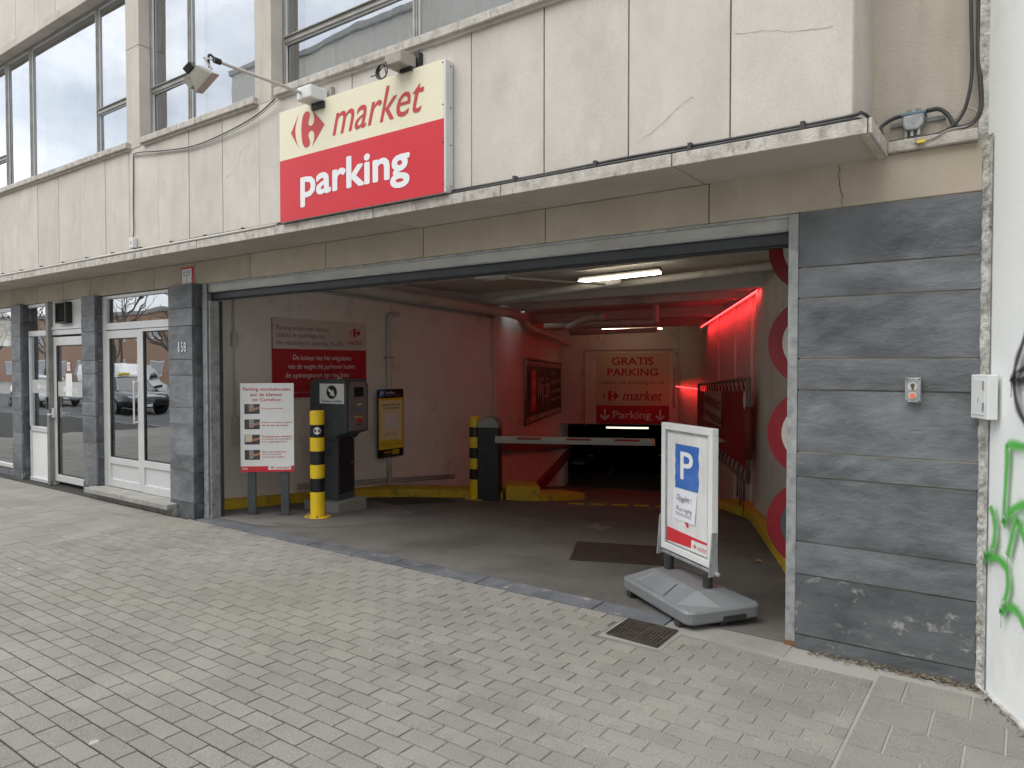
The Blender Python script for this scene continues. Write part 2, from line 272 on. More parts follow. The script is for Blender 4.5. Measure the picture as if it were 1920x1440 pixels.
# ------------------------------------------------------------------ mesh helpers
class MB:
    def __init__(s): s.v = []; s.f = []
    def add(s, vs, fs):
        o = len(s.v); s.v += [tuple(v) for v in vs]; s.f += [tuple(i+o for i in f) for f in fs]; return s
    def box(s, x0, x1, y0, y1, z0, z1, mx=None):
        vs = [Vector(p) for p in ((x0,y0,z0),(x1,y0,z0),(x1,y1,z0),(x0,y1,z0),(x0,y0,z1),(x1,y0,z1),(x1,y1,z1),(x0,y1,z1))]
        if mx: vs = [mx @ v for v in vs]
        return s.add(vs, [(0,3,2,1),(4,5,6,7),(0,1,5,4),(1,2,6,5),(2,3,7,6),(3,0,4,7)])
    def prism(s, poly, h0, h1, mx=None):
        """poly in local xy, extruded h0..h1 along local z"""
        n = len(poly)
        ar = sum(poly[i][0]*poly[(i+1) % n][1]-poly[(i+1) % n][0]*poly[i][1] for i in range(n))
        if ar < 0: poly = poly[::-1]
        vs = [Vector((a, b, h0)) for a, b in poly]+[Vector((a, b, h1)) for a, b in poly]
        if mx: vs = [mx @ v for v in vs]
        return s.add(vs, [tuple(range(n-1, -1, -1)), tuple(range(n, 2*n))]+[(i, (i+1) % n, n+(i+1) % n, n+i) for i in range(n)])
    def poly(s, pts, mx=None):
        vs = [Vector(p) for p in pts]
        if mx: vs = [mx @ v for v in vs]
        return s.add(vs, [tuple(range(len(vs)))])
    def tube(s, path, r, seg=8, cap=True):
        P = [Vector(p) for p in path]; n = len(P); rs = r if isinstance(r, (list, tuple)) else [r]*n
        up = None; rings = []
        for i in range(n):
            t = (P[min(i+1, n-1)]-P[max(i-1, 0)])
            if t.length < 1e-9: t = Vector((0, 0, 1))
            t.normalize()
            if up is None: up = Vector((0, 0, 1)) if abs(t.z) < .9 else Vector((1, 0, 0))
            a = t.cross(up)
            if a.length < 1e-6: a = t.orthogonal()
            a.normalize(); b = a.cross(t).normalized(); up = b
            rings.append([P[i]+(a*math.cos(2*math.pi*j/seg)+b*math.sin(2*math.pi*j/seg))*rs[i] for j in range(seg)])
        vs = [v for q in rings for v in q]; fs = []
        for i in range(n-1):
            for j in range(seg):
                fs.append((i*seg+j, i*seg+(j+1) % seg, (i+1)*seg+(j+1) % seg, (i+1)*seg+j))
        if cap: fs += [tuple(range(seg-1, -1, -1)), tuple((n-1)*seg+j for j in range(seg))]
        return s.add(vs, fs)
    def lathe(s, prof, c, seg=24):
        """prof: (r, z) list; c: centre"""
        vs = []; fs = []; n = len(prof)
        for r, z in prof:
            for j in range(seg): vs.append((c[0]+r*math.cos(2*math.pi*j/seg), c[1]+r*math.sin(2*math.pi*j/seg), c[2]+z))
        for i in range(n-1):
            for j in range(seg): fs.append((i*seg+j, i*seg+(j+1) % seg, (i+1)*seg+(j+1) % seg, (i+1)*seg+j))
        fs += [tuple(range(seg-1, -1, -1)), tuple((n-1)*seg+j for j in range(seg))]
        return s.add(vs, fs)
    def mesh(s, name, smooth=False):
        me = bpy.data.meshes.new(name); me.from_pydata(s.v, [], s.f); me.update()
        if smooth: me.shade_smooth()
        return me
def crom(pts, n=6):
    """Catmull-Rom through points"""
    P = [Vector(p) for p in pts]; P = [P[0]*2-P[1]]+P+[P[-1]*2-P[-2]]; o = []
    for i in range(1, len(P)-2):
        a, b, c, d = P[i-1:i+3]
        for k in range(n):
            t = k/n; o.append(.5*((2*b)+(c-a)*t+(2*a-5*b+4*c-d)*t*t+(3*b-a-3*c+d)*t**3))
    o.append(P[-2]); return o
def link(name, me, m, parent=None, loc=None, bevel=0, smooth_angle=None):
    o = bpy.data.objects.new(name, me); COL.objects.link(o)
    if m is not None and not me.materials: me.materials.append(M[m] if isinstance(m, str) else m)
    if loc: o.location = loc
    if parent is not None:
        o.parent = parent
        if parent.type == 'EMPTY' and parent.get('w'): o.matrix_parent_inverse = Matrix.Translation(parent.location).inverted()
    if bevel:
        b = o.modifiers.new('bevel', 'BEVEL'); b.width = bevel; b.segments = 2; b.limit_method = 'ANGLE'; b.angle_limit = R_(40); b.harden_normals = False
    return o
def obj(name, mb, m, parent=None, bevel=0, smooth=False, loc=None):
    return link(name, mb.mesh(name, smooth), m, parent, loc, bevel)
def thing(name, label, cat, loc=(0, 0, 0), group=None):
    o = bpy.data.objects.new(name, None); COL.objects.link(o); o.location = loc; o.empty_display_size = .1
    o['w'] = 1; tag(o, label, cat, group); return o
def tag(o, label, cat, group=None):
    o['label'] = label; o['category'] = cat
    if group: o['group'] = group
    return o
def struct(o, kind='structure', label=None):
    o['kind'] = kind
    if label: o['label'] = label
    return o
class Frame:
    """a flat face in the place: origin, right, up, normal towards the viewer"""
    def __init__(s, O, R, U=(0, 0, 1)):
        s.O = Vector(O); s.R = Vector(R).normalized(); s.U = Vector(U).normalized(); s.N = s.R.cross(s.U)
        s.mx = Matrix((( s.R.x, s.U.x, s.N.x, s.O.x), (s.R.y, s.U.y, s.N.y, s.O.y), (s.R.z, s.U.z, s.N.z, s.O.z), (0, 0, 0, 1)))
    def p(s, a, b, n=0): return s.O+s.R*a+s.U*b+s.N*n
    def slab(s, a0, a1, b0, b1, n0, n1, mb=None): return (mb or MB()).box(a0, a1, b0, b1, n0, n1, s.mx)
    def rect(s, a0, a1, b0, b1, n, mb=None): return (mb or MB()).poly([(a0, b0, n), (a1, b0, n), (a1, b1, n), (a0, b1, n)], s.mx)
    def pl(s, pts, n, mb=None): return (mb or MB()).poly([(a, b, n) for a, b in pts], s.mx)
_tx = {}
def text_geo(body, bold=0, shear=0, space=1):
    key = (body, bold, shear, space)
    if key in _tx: return _tx[key]
    c = bpy.data.curves.new('t', 'FONT'); c.body = body; c.size = 1; c.offset = bold; c.shear = shear; c.space_character = space
    c.resolution_u = 3; c.fill_mode = 'FRONT'; c.align_x = 'CENTER'
    o = bpy.data.objects.new('t', c); COL.objects.link(o)
    bpy.context.view_layer.update()
    dg = bpy.context.evaluated_depsgraph_get()
    me = bpy.data.meshes.new_from_object(o.evaluated_get(dg))
    vs = [(v.co.x, v.co.y) for v in me.vertices]; fs = [tuple(p.vertices) for p in me.polygons]
    bpy.data.objects.remove(o); bpy.data.curves.remove(c); bpy.data.meshes.remove(me)
    _tx[key] = (vs, fs); return vs, fs
def text(fr, body, box, n, m, parent, bold=0, shear=0, name='lettering', space=1, mb=None, jitter=0):
    """fit lettering into box (a0,a1,b0,b1) of a frame, n metres proud"""
    vs, fs = text_geo(body, 0, shear, space)
    if not vs: return None
    if bold > 0:
        V0, F0 = vs, fs; vs, fs = [], []; kk = 8 if bold > .015 else 4
        lay_ = []
        for i in range(kk):
            a = 2*math.pi*(i+.5)/kk; o = len(vs); vs = vs+[(x+bold*math.cos(a), y+bold*math.sin(a)) for x, y in V0]; fs = fs+[tuple(q+o for q in f) for f in F0]; lay_ += [i*.00012]*len(V0)
    else: lay_ = [0]*len(vs)
    x0 = min(v[0] for v in vs); x1 = max(v[0] for v in vs); y0 = min(v[1] for v in vs); y1 = max(v[1] for v in vs)
    a0, a1, b0, b1 = box; sx = (a1-a0)/(x1-x0); sy = (b1-b0)/(y1-y0)
    P = [fr.p(a0+(x-x0)*sx, b0+(y-y0)*sy+jitter*math.sin((x-x0)*3.1), n+dl) for (x, y), dl in zip(vs, lay_)]
    q = mb or MB(); q.add(P, fs)
    if mb: return None
    return obj(name, q, m, parent)
LOGO_L = [(.30, .5), (.16, .27), (0, .02), (.16, -.24), (.33, -.5), (.235, -.33), (.175, -.15), (.155, .05), (.19, .26)]
_h = [(.60, .50), (.50, .47), (.43, .36), (.40, .2), (.385, 0)]
_n = [(.68, .45), (.70, .36), (.675, .27), (.64, .19), (.66, .10), (.74, .06), (.82, .10), (.86, .20), (.85, .33), (.78, .5)]
LOGO_R = _h+[(x, -y) for x, y in _h[:-1]][::-1]+[(x, -y) for x, y in _n]+[(1.22, 0)]+_n[::-1]
def logo(fr, box, n, m, parent):
    a0, a1, b0, b1 = box; q = MB()
    for pts in (LOGO_L, LOGO_R):
        q.add([fr.p(a0+x/1.22*(a1-a0), (b0+b1)/2+y*(b1-b0), n) for x, y in pts], [tuple(range(len(pts)))])
    return obj('emblem', q, m, parent)

# ------------------------------------------------------------------ measured frames of the place
YF, YU, YC = 4.56, 4.085, 4.035      # pier face, upper wall face, canopy edge
ua = R_(26); UD = Vector((-math.sin(ua), math.cos(ua), 0)); VD = Vector((math.cos(ua), math.sin(ua), 0))
def uvz(u, v, z=0): return UD*u+VD*v+Vector((0, 0, z))
def floor_z(x, y):
    u = -x*math.sin(ua)+y*math.cos(ua)
    return max(-2.55, -.078*max(0, y-4.73)-.085*max(0, u-11.5))
CF = Vector((-math.sin(R_(35.7)), math.cos(R_(35.7)), 0)); CR = Vector((math.cos(R_(35.7)), math.sin(R_(35.7)), 0))
def in_view(x, y, z=0, pad=40):
    d = Vector((x, y, z-CAMH)); Z = d.dot(CF)
    if Z < .3: return False
    px = 960+1349*d.dot(CR)/Z; py = 687-1349*d.z/Z
    return -pad < px < 1920+pad and -pad < py < 1440+pad

# ================================================================== GROUND
struct(obj('ground', MB().box(-400, 400, -400, 4.3, -.6, -.25), 'plain_pavement'))
struct(obj('road', MB().box(-200, 120, -9.2, -2.0, -.3, -.13), 'road'))
struct(obj('opposite_pavement', MB().box(-200, 120, -30, -9.2, -.3, -.0), 'plain_pavement'))
struct(obj('kerb', MB().box(-200, 120, -2.0, -1.82, -.3, -.004), 'bluestone'))
PX0, PX1, PY0, PY1 = -7.66, -.665, -1.82, 4.43
pav = struct(obj('pavement', MB().box(-60, 30, PY0, 4.655, -.3, -.0055), 'sand'))
def block(mbx, cx, cy, w, d, z=0, tx=0, ty=0, c=.003):
    """one block: chamfered top, shallow sides"""
    hw, hd = w/2, d/2
    o = []
    for zz, k in ((-.03, 0), (-c, 0), (0, c*.9)):
        for sx, sy in ((-1, -1), (1, -1), (1, 1), (-1, 1)):
            x = sx*(hw-k); y = sy*(hd-k); o.append((cx+x, cy+y, z+zz+tx*x+ty*y))
    f = [(8, 9, 10, 11)]
    for a in (0, 4):
        for i in range(4): f.append((a+i, a+(i+1) % 4, a+4+(i+1) % 4, a+4+i))
    mbx.add(o, f)
def lay(cells, mname, pname, limit, rest_name):
    """largest-in-view pieces as objects of their own, the others as one part"""
    vis = [c for c in cells if in_view(c[0], c[1])]
    vis.sort(key=lambda c: Vector((c[0], c[1], CAMH)).length)
    near = set(map(id, vis[:limit])); rest = MB(); cache = {}
    for c in cells:
        cx, cy, w, d = c
        z = random.uniform(-.0015, .001)-(.0015 if random.random() < .05 else 0); tx = random.uniform(-.005, .005); ty = random.uniform(-.007, .007)
        if id(c) in near:
            key = (round(w, 3), round(d, 3), random.randrange(4))
            if key not in cache:
                b = MB(); block(b, 0, 0, w, d, 0, tx, ty); cache[key] = b.mesh(pname)
            link(pname, cache[key], mname, pav, (cx, cy, z)).rotation_euler = (0, 0, random.uniform(-.006, .006))
        else: block(rest, cx, cy, w, d, z, tx, ty)
    if rest.v: struct(obj(rest_name, rest, mname, pav), 'stuff')
GR = (-2.22, -1.79, 4.03, 4.44)       # cut-out round the small drain cover
cells = []; row = 0; y = PY1
PW, PD, J = .2165, .1085, .0078
while y > PY0:
    x = PX0-(0 if row % 2 else PW/2); cy = y-PD/2
    while x < PX1-.02:
        a, b = max(x, PX0), min(x+PW, PX1)
        if b-a > .04:
            jj = random.uniform(-.0012, .0012)
            segs = [(a, b)]
            if cy+PD/2 > GR[2]+.03 and cy-PD/2 < GR[3]: segs = [(a, min(b, GR[0])), (max(a, GR[1]), b)]
            for p, q in segs:
                if q-p > .03 and not (cy > 4.36 and p > -1.85): cells.append(((p+q)/2, cy+jj, q-p-J, PD-J))
        x += PW
    y -= PD; row += 1
lay(cells, 'paver', 'paving_block', 300, 'distant_paving_blocks')
cells = []; row = 0; SW, SD = .318, .297; y = 4.4
while y > PY0:
    x = PX0
    off = 0 if row % 2 else SW/2
    if off: cells.append((x-off/2, y-SD/2, off-.007, SD-.007)); x -= off
    while x > -20:
        cells.append((x-SW/2, y-SD/2, SW-.007, SD-.007)); x -= SW
    y -= SD; row += 1
SW2, SD2 = .298, .297; y = 4.42; row = 0
while y > PY0:
    x = PX1+.007
    off = 0 if row % 2 else SW2/2
    if off: cells.append((x+off/2, y-SD2/2, off-.010, SD2-.008)); x += off
    while x < 2.6:
        wallx = -.2+(4.55-y+SD2)*.4877
        if x < wallx+.1: cells.append((x+SW2/2, y-SD2/2, SW2-.012, SD2-.008))
        x += SW2
    y -= SD2; row += 1
lay(cells, 'slab', 'paving_slab', 300, 'distant_paving_slabs')
# bluestone threshold strip, one stone after another
th = struct(obj('threshold', MB().box(-7.6, -1.16, 4.43, 4.66, -.3, -.012), 'concrete'))
x = -7.55
for w in (.92, 1.02, .62, .50, .95, 1.05, .55):
    obj('threshold_stone', MB().box(x+.004, x+w-.006, 4.438+random.uniform(-.003, .003), 4.63, -.05, .0055+random.uniform(-.0015, .0015)), 'bluestone', th, bevel=.006); x += w
obj('concrete_infill', MB().box(x+.003, -1.16, 4.368, 4.64, -.05, -.001), 'apron', th, bevel=.004)
# asphalt floor running down into the garage
mb = MB(); nu, nv = 46, 14; g = []
for i in range(nu+1):
    for j in range(nv+1):
        v = -7.5+(9.6)*j/nv
        u0 = (4.60-v*math.sin(ua))/math.cos(ua); u = u0+(46-u0)*(i/nu)**1.25
        p = uvz(u, v); g.append((p.x, p.y, floor_z(p.x, p.y)+.002))
mb.add(g, [(i*(nv+1)+j, i*(nv+1)+j+1, (i+1)*(nv+1)+j+1, (i+1)*(nv+1)+j) for i in range(nu) for j in range(nv)])
struct(obj('garage_floor', mb, 'asphalt'))
def onfloor(x, y, dz=0): return Vector((x, y, floor_z(x, y)+.002+dz))

# ================================================================== BUILDING
bld = thing('building', 'long concrete panel building with bands of windows above a garage entrance', 'building', (-6, 4.6, 0))
xs = [-.76, -1.405, -2.045, -2.67, -3.295, -3.925, -4.555, -5.19, -5.82, -6.41, -7.0, -7.6, -8.22, -8.77, -9.39, -10.0, -10.61, -11.21, -11.81, -12.42, -13.03, -13.64, -14.25, -14.86, -15.47, -16.08, -16.7, -17.3, -17.9, -18.5, -19.1, -19.7]
for z0, z1 in ((2.984, 4.135), (6.17, 7.6)):
    for i in range(len(xs)-1):
        d = random.uniform(-.0025, .0025)
        obj('wall_panel', MB().box(xs[i+1]+.0045, xs[i]-.0045, YU+d, YU+.05, z0, z1), 'panel', bld, bevel=.003)
obj('backing_wall', MB().box(-19.7, -.79, YU+.046, 4.6, 2.97, 4.13).box(-19.7, -.79, YU+.046, 4.6, 6.15, 7.6), 'dark_joint', bld)
obj('upper_storeys', MB().box(-19.7, -.76, YU+.01, 9, 7.604, 11), 'panel', bld)
obj('return_wall', MB().box(-.795, -.76, YU+.006, 4.64, 2.984, 11), 'panel', bld, bevel=.003)
obj('recessed_wall', MB().box(-.78, -.235, 4.63, 4.9, 2.97, 11), 'stucco', bld)
# window-head beam and pilasters
obj('window_head', MB().box(-19.7, -.80, YU-.012, 4.34, 6.06, 6.165), 'pilaster', bld, bevel=.006)
for a, b in ((-8.25, -7.965), (-5.87, -5.625), (-.95, -.76), (-14.6, -14.3)):
    obj('pilaster', MB().box(a, b, YU-.004, 4.34, 4.135, 5.24), 'pilaster', bld, bevel=.003)
    obj('pilaster', MB().box(a, b, YU-.004, 4.34, 5.246, 6.058), 'pilaster', bld, bevel=.003)
# window sills, chipped stone
def sill(a, b, brk):
    x = a
    for w in brk+[None]:
        e = b if w is None else x+w
        mb = MB(); mb.box(x+.002, e-.002, YC-.002+random.uniform(-.002, .002), YU+.16, 4.142, 4.208)
        obj('window_sill', mb, 'coping', bld, bevel=.007); x = e
    obj('sill_drip', MB().box(a+.02, b-.02, YC+.026, YU-.003, 4.120, 4.1415), 'pilaster', bld)
sill(-14.3, -8.16, [1.2, 1.3, 1.25, 1.2]); sill(-7.885, -5.83, [.75]); sill(-5.53, -.85, [1.0, 1.15, 1.2])
# windows
YG = 4.235
def window(x0, x1, mull, transoms, zt=6.06):
    """aluminium strip window: frame with sub-parts mullion, transom, pane, curtain"""
    z0 = 4.21
    w = MB(); t = .035
    w.box(x0, x1, YG-.03, YG+.05, z0, z0+t); w.box(x0, x1, YG-.03, YG+.05, zt-t, zt)
    w.box(x0, x0+t, YG-.031, YG+.051, z0+t, zt-t); w.box(x1-t, x1, YG-.031, YG+.051, z0+t, zt-t)
    win = obj('window', w, 'steel_frame', bld, bevel=.003)
    for m_ in mull:
        obj('mullion', MB().box(m_-.022, m_+.022, YG-.035, YG+.045, z0+t, zt-t).box(m_-.006, m_+.006, YG-.043, YG-.0352, z0+t, zt-t), 'steel_frame', win, bevel=.002)
    ed = [x0+t]+sorted(mull)+[x1-t]
    for i in range(len(ed)-1):
        a, b = ed[i]+.023*(i > 0), ed[i+1]-.023*(i < len(ed)-2)
        tz = transoms.get(i)
        if tz:
            obj('transom', MB().box(a, b, YG-.036, YG+.04, tz-.03, tz+.03).box(a, b, YG-.055, YG-.0362, tz+.012, tz+.022), 'steel_frame', win, bevel=.002)
            spans = ((z0+t, tz-.03), (tz+.03, zt-t))
        else: spans = ((z0+t, zt-t),)
        for c, d in spans:
            tl = random.uniform(-.004, .004); tl2 = random.uniform(-.003, .003)
            g = MB(); g.add([(a, YG-.002+tl, c), (b, YG-.002-tl, c), (b, YG-.002-tl+tl2, d), (a, YG-.002+tl+tl2, d)], [(0, 1, 2, 3)])
            obj('pane', g, 'win_glass', win)
            obj('bead', MB().box(a, a+.014, YG-.018, YG-.006, c, d).box(b-.014, b, YG-.018, YG-.006, c, d).box(a+.014, b-.014, YG-.018, YG-.006, c, c+.014).box(a+.014, b-.014, YG-.018, YG-.006, d-.014, d), 'alu', win)
    return win
def curtain(win, x0, x1, y, amp, per):
    n = int((x1-x0)/per*6); mb = MB(); P = []
    for i in range(n+1):
        x = x0+(x1-x0)*i/n; yy = y+amp*math.sin(2*math.pi*(x/per)+1.2*math.sin(x*3))
        P += [(x, yy, 4.24), (x, yy+.006*math.sin(x*11), 6.05)]
    mb.add(P, [(2*i, 2*i+2, 2*i+3, 2*i+1) for i in range(n)]); obj('curtain', mb, 'curtain', win, smooth=True)
w = window(-14.3, -8.25, [-9.19, -11.09, -11.9, -13.2], {1: 4.72, 4: 4.79}); curtain(w, -14.2, -8.3, 4.44, .02, .13)
w = window(-7.965, -5.87, [-7.18], {0: 4.77}); curtain(w, -7.2, -5.9, 4.44, .025, .12); curtain(w, -7.95, -7.3, 4.46, .02, .10)
w = window(-5.625, -.95, [-3.96, -2.4], {0: 4.71, 2: 4.71}); curtain(w, -5.6, -1.0, 4.45, .028, .12)
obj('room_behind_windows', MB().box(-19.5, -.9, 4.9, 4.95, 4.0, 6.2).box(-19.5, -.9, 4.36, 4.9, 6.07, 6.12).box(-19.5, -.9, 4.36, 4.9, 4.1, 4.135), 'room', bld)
# canopy slabs (each slab its own piece) with weathered front edge
x = -.68; k = 0
while x > -19.5:
    e = -1.735-1.262*k
    ok_ = obj('canopy_slab', MB().box(e+.004, x-.004, YC+.012, YF-.003, 2.906, 2.972).box(e+.004, x-.004, YF-.0029, YF+.3, 2.9065, 2.9715), 'soffit', bld, bevel=.003)
    obj('canopy_edge', MB().box(e+.004, x-.004, YC-.004+random.uniform(-.002, .002), YC+.011, 2.902, 2.978).box(e+.004, x-.004, YC+.0115, YU+.005, 2.9725, 2.978), 'coping', ok_, bevel=.005)
    x = e; k += 1
obj('canopy_end', MB().box(-.6785, -.662, YC, YF-.003, 2.902, 2.980), 'coping', bld, bevel=.004)
obj('canopy_drip', MB().box(-.715, -.6790, YC+.012, YF-.004, 2.893, 2.9055), 'fascia', bld)
obj('ledge', MB().box(-.660, -.236, 4.522, 4.64, 2.914, 2.976), 'coping', bld, bevel=.006)
# fascia blocks
fx = [-.212, -1.704, -2.97, -4.21, -5.47, -6.66, -7.72, -8.60, -9.35, -10.25, -11.05, -11.9, -12.9, -14.1, -15.3, -16.5, -17.7, -18.9]
for i in range(len(fx)-1):
    top = 2.9035 if i else 2.9125
    obj('fascia_block', MB().box(fx[i+1]+.004, fx[i]-.004, YF+random.uniform(-.002, .002), YF+.12, 2.652, top), 'fascia', bld, bevel=.004)
obj('fascia_joint_fill', MB().box(-18.9, -.22, YF+.006, YF+.1205, 2.656, 2.89), 'dark_joint', bld)
# garage-door lintel box and rails
lb = obj('lintel_box', MB().box(-7.54, -1.145, 4.605, 4.90, 2.553, 2.648), 'lintel_paint', bld, bevel=.004)
obj('lintel_angle', MB().box(-7.54, -1.145, 4.588, 4.604, 2.633, 2.651).box(-7.54, -1.145, 4.598, 4.6045, 2.551, 2.560), 'galv', lb)
obj('door_bottom_bar', MB().box(-7.52, -1.205, 4.64, 4.72, 2.478, 2.552), 'lintel_dark', lb, bevel=.006)
obj('rubber_seal', MB().box(-7.52, -1.205, 4.655, 4.70, 2.464, 2.477), 'black_rubber', lb)
def rail(x0, x1, s):
    mb = MB(); mb.box(x0, x1, 4.575, 4.583, .002, 2.648); 
    mb.box((x1-.008) if s > 0 else x0, x1 if s > 0 else x0+.008, 4.5832, 4.74, .002, 2.55)
    r = obj('door_rail', mb, 'galv', bld, bevel=.002)
    xi = x0 if s > 0 else x1
    obj('rail_lip', MB().box(min(xi, xi+.02*s), max(xi, xi+.02*s), 4.5832, 4.63, .002, 2.54), 'alu_dark', r)
    obj('rail_foot', MB().box(x0-.004, x1+.004, 4.57, 4.6, .0, .03), mat('rust', (.16, .08, .04), (.22, .12, .06), 20, .9) if s > 0 else 'galv', r)
rail(-1.205, -1.146, 1); rail(-7.60, -7.515, -1)
obj('rail_back', MB().box(-7.514, -7.49, 4.60, 4.715, .002, 2.46), 'galv', bld, bevel=.003)
obj('rail_back', MB().box(-7.56, -7.485, 4.7155, 4.755, .002, 2.46), 'lintel_dark', bld)

# ---- slate-clad piers: one core, each slab a piece of its own
def pier(x0, x1, zs, side=None, front=YF, depth=.45, lowmat=2, name='pier', jig=.0):
    core = obj(name, MB().box(x0+.008, x1-.008, front+.007, front+depth, -.1, 2.66), 'slate_joint', bld)
    for i in range(len(zs)-1):
        z0, z1 = zs[i], zs[i+1]
        o = random.uniform(-.004, .004)
        mb = MB(); nx = max(2, int((x1-x0)/.09)); nz = max(2, int((z1-z0)/.09)); P = []
        rnd = random.Random(i*7+int(x0*100))
        for a in range(nx+1):
            for b in range(nz+1):
                ed = a in (0, nx) or b in (0, nz)
                xx = x0+(x1-x0)*a/nx+(rnd.uniform(-.003, .002) if a == nx and 0 < b < nz else 0); zz = z0+.0045+(z1-z0-.009)*b/nz
                P.append((xx, front+o+(0 if ed else rnd.uniform(-.0035, .0035)), zz))
        fs = [(a*(nz+1)+b, (a+1)*(nz+1)+b, (a+1)*(nz+1)+b+1, a*(nz+1)+b+1) for a in range(nx) for b in range(nz)]
        mb.add(P, fs)
        bl = [(x0, front+o, z0+.0045), (x1, front+o, z0+.0045), (x1, front+o, z1-.0045), (x0, front+o, z1-.0045)]
        bk = [(x, front+.035, z) for x, _, z in bl]
        mb.add(bl+bk, [(0, 4, 5, 1), (1, 5, 6, 2), (2, 6, 7, 3), (3, 7, 4, 0)])
        obj('slate_slab', mb, 'slate_low' if i < lowmat else 'slate', core, smooth=False)
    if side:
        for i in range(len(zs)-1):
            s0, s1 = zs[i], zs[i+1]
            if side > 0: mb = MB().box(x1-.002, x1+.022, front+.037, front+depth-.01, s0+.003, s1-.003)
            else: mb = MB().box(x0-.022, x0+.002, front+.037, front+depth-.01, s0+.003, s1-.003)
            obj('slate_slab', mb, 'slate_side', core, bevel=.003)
    return core
pr = pier(-1.140, -.212, [-.02, .087, .457, .655, 1.053, 1.203, 1.58, 1.765, 2.13, 2.315, 2.648], None, YF)
pier(-8.135, -7.64, [-.02, .17, .52, .70, 1.06, 1.25, 1.62, 1.80, 2.18, 2.38, 2.648], 1, 4.475, .13, 1)
pier(-10.36, -9.985, [-.02, .17, .52, .70, 1.06, 1.25, 1.62, 1.80, 2.18, 2.38, 2.648], 1, 4.49, .12, 1)
pier(-12.69, -12.35, [-.02, .17, .52, .70, 1.06, 1.25, 1.62, 1.80, 2.18, 2.38, 2.648], 1, 4.49, .12, 1)
pier(-16.4, -16.0, [-.02, .52, 1.06, 1.62, 2.18, 2.648], 1, 4.49, .12, 1)
obj('pier_plaster', MB().box(-8.2, -7.66, 4.61, 4.76, -.1, 2.66), 'int_wall', bld)
# number plate figures on the pier
f158 = Frame((-7.905, 4.471, 1.885), (1, 0, 0))
vs, fs = text_geo('158', .012)
hx = max(v[0] for v in vs); lx = min(v[0] for v in vs); hy = max(v[1] for v in vs)
for i, ch in enumerate('158'):
    text(f158, ch, (.0+.058*i, .0+.058*i+(.022 if ch == '1' else .044), 0, .112), .012, 'alu', bld, .01, name='house_number')

# ---- entrance doors on the left
YD = 4.60
def leaf(x0, x1, z0, z1, rail_b, rail_t, pan, name, parent, st=.075):
    mb = MB(); y0, y1 = YD-.012, YD+.045
    mb.box(x0, x0+st, y0, y1, z0, z1); mb.box(x1-st, x1, y0, y1, z0, z1)
    mb.box(x0+st, x1-st, y0+.001, y1-.001, z1-rail_t, z1); mb.box(x0+st, x1-st, y0+.001, y1-.001, z0, z0+rail_b)
    zb = z0+rail_b
    if pan:
        mb.box(x0+st, x1-st, y0+.001, y1-.001, zb+pan, zb+pan+.085)
        mb.box(x0+st, x1-st, y0+.022, y1-.01, zb, zb+pan); zb += pan+.085
    d = obj(name, mb, 'alu', parent, bevel=.004)
    obj('pane', MB().poly([(x0+st, YD+.012, zb), (x1-st, YD+.012, zb), (x1-st, YD+.014, z1-rail_t), (x0+st, YD+.014, z1-rail_t)]), 'door_glass', d)
    g = MB(); a, b = x0+st, x1-st
    for q in ((a, a+.01, zb, z1-rail_t), (b-.01, b, zb, z1-rail_t), (a+.01, b-.01, zb, zb+.01), (a+.01, b-.01, z1-rail_t-.01, z1-rail_t)):
        g.box(q[0], q[1], YD-.004, YD+.008, q[2], q[3])
    obj('gasket', g, 'black_rubber', d)
    return d
# double door with side light
dd = leaf(-9.89, -9.01, .145, 2.185, .10, .10, .20, 'door', bld)
obj('door_handle', MB().tube(crom([(-9.08, YD-.012, 1.02), (-9.08, YD-.06, 1.02), (-9.08, YD-.062, 1.04), (-9.08, YD-.062, 1.50), (-9.08, YD-.06, 1.52), (-9.08, YD-.012, 1.52)], 4), .011, 8), 'alu', dd, smooth=True)
leaf(-9.005, -8.13, .14, 2.19, .10, .035, .22, 'side_light', bld, .055)
fr = MB(); fr.box(-9.965, -9.895, YD-.02, YD+.07, .14, 2.64); fr.box(-9.894, -8.13, YD-.02, YD+.07, 2.195, 2.285); fr.box(-9.894, -8.13, YD-.02, YD+.07, 2.60, 2.64)
fd = obj('door_frame', fr, 'alu', bld, bevel=.004)
obj('pane', MB().poly([(-9.894, YD+.01, 2.285), (-8.13, YD+.01, 2.285), (-8.13, YD+.013, 2.60), (-9.894, YD+.013, 2.60)]), 'door_glass', fd)
obj('frame_jamb', MB().box(-9.985, -9.966, YD-.06, YD+.07, .02, 2.645), 'galv', fd)
st = obj('door_step', MB().box(-10.02, -9.04, 4.345, 4.66, .075, .138).box(-9.034, -7.98, 4.345, 4.473, .073, .136).box(-9.034, -8.14, 4.4732, 4.66, .073, .136), 'concrete', bld, bevel=.008)
mb = MB()
for i in range(11): mb.box(-9.98+i*.183, -9.98+i*.183+.178, 4.43+.004*(i % 2), 4.474, -.02, .0725)
obj('step_brickwork', mb, 'concrete', bld, bevel=.003)
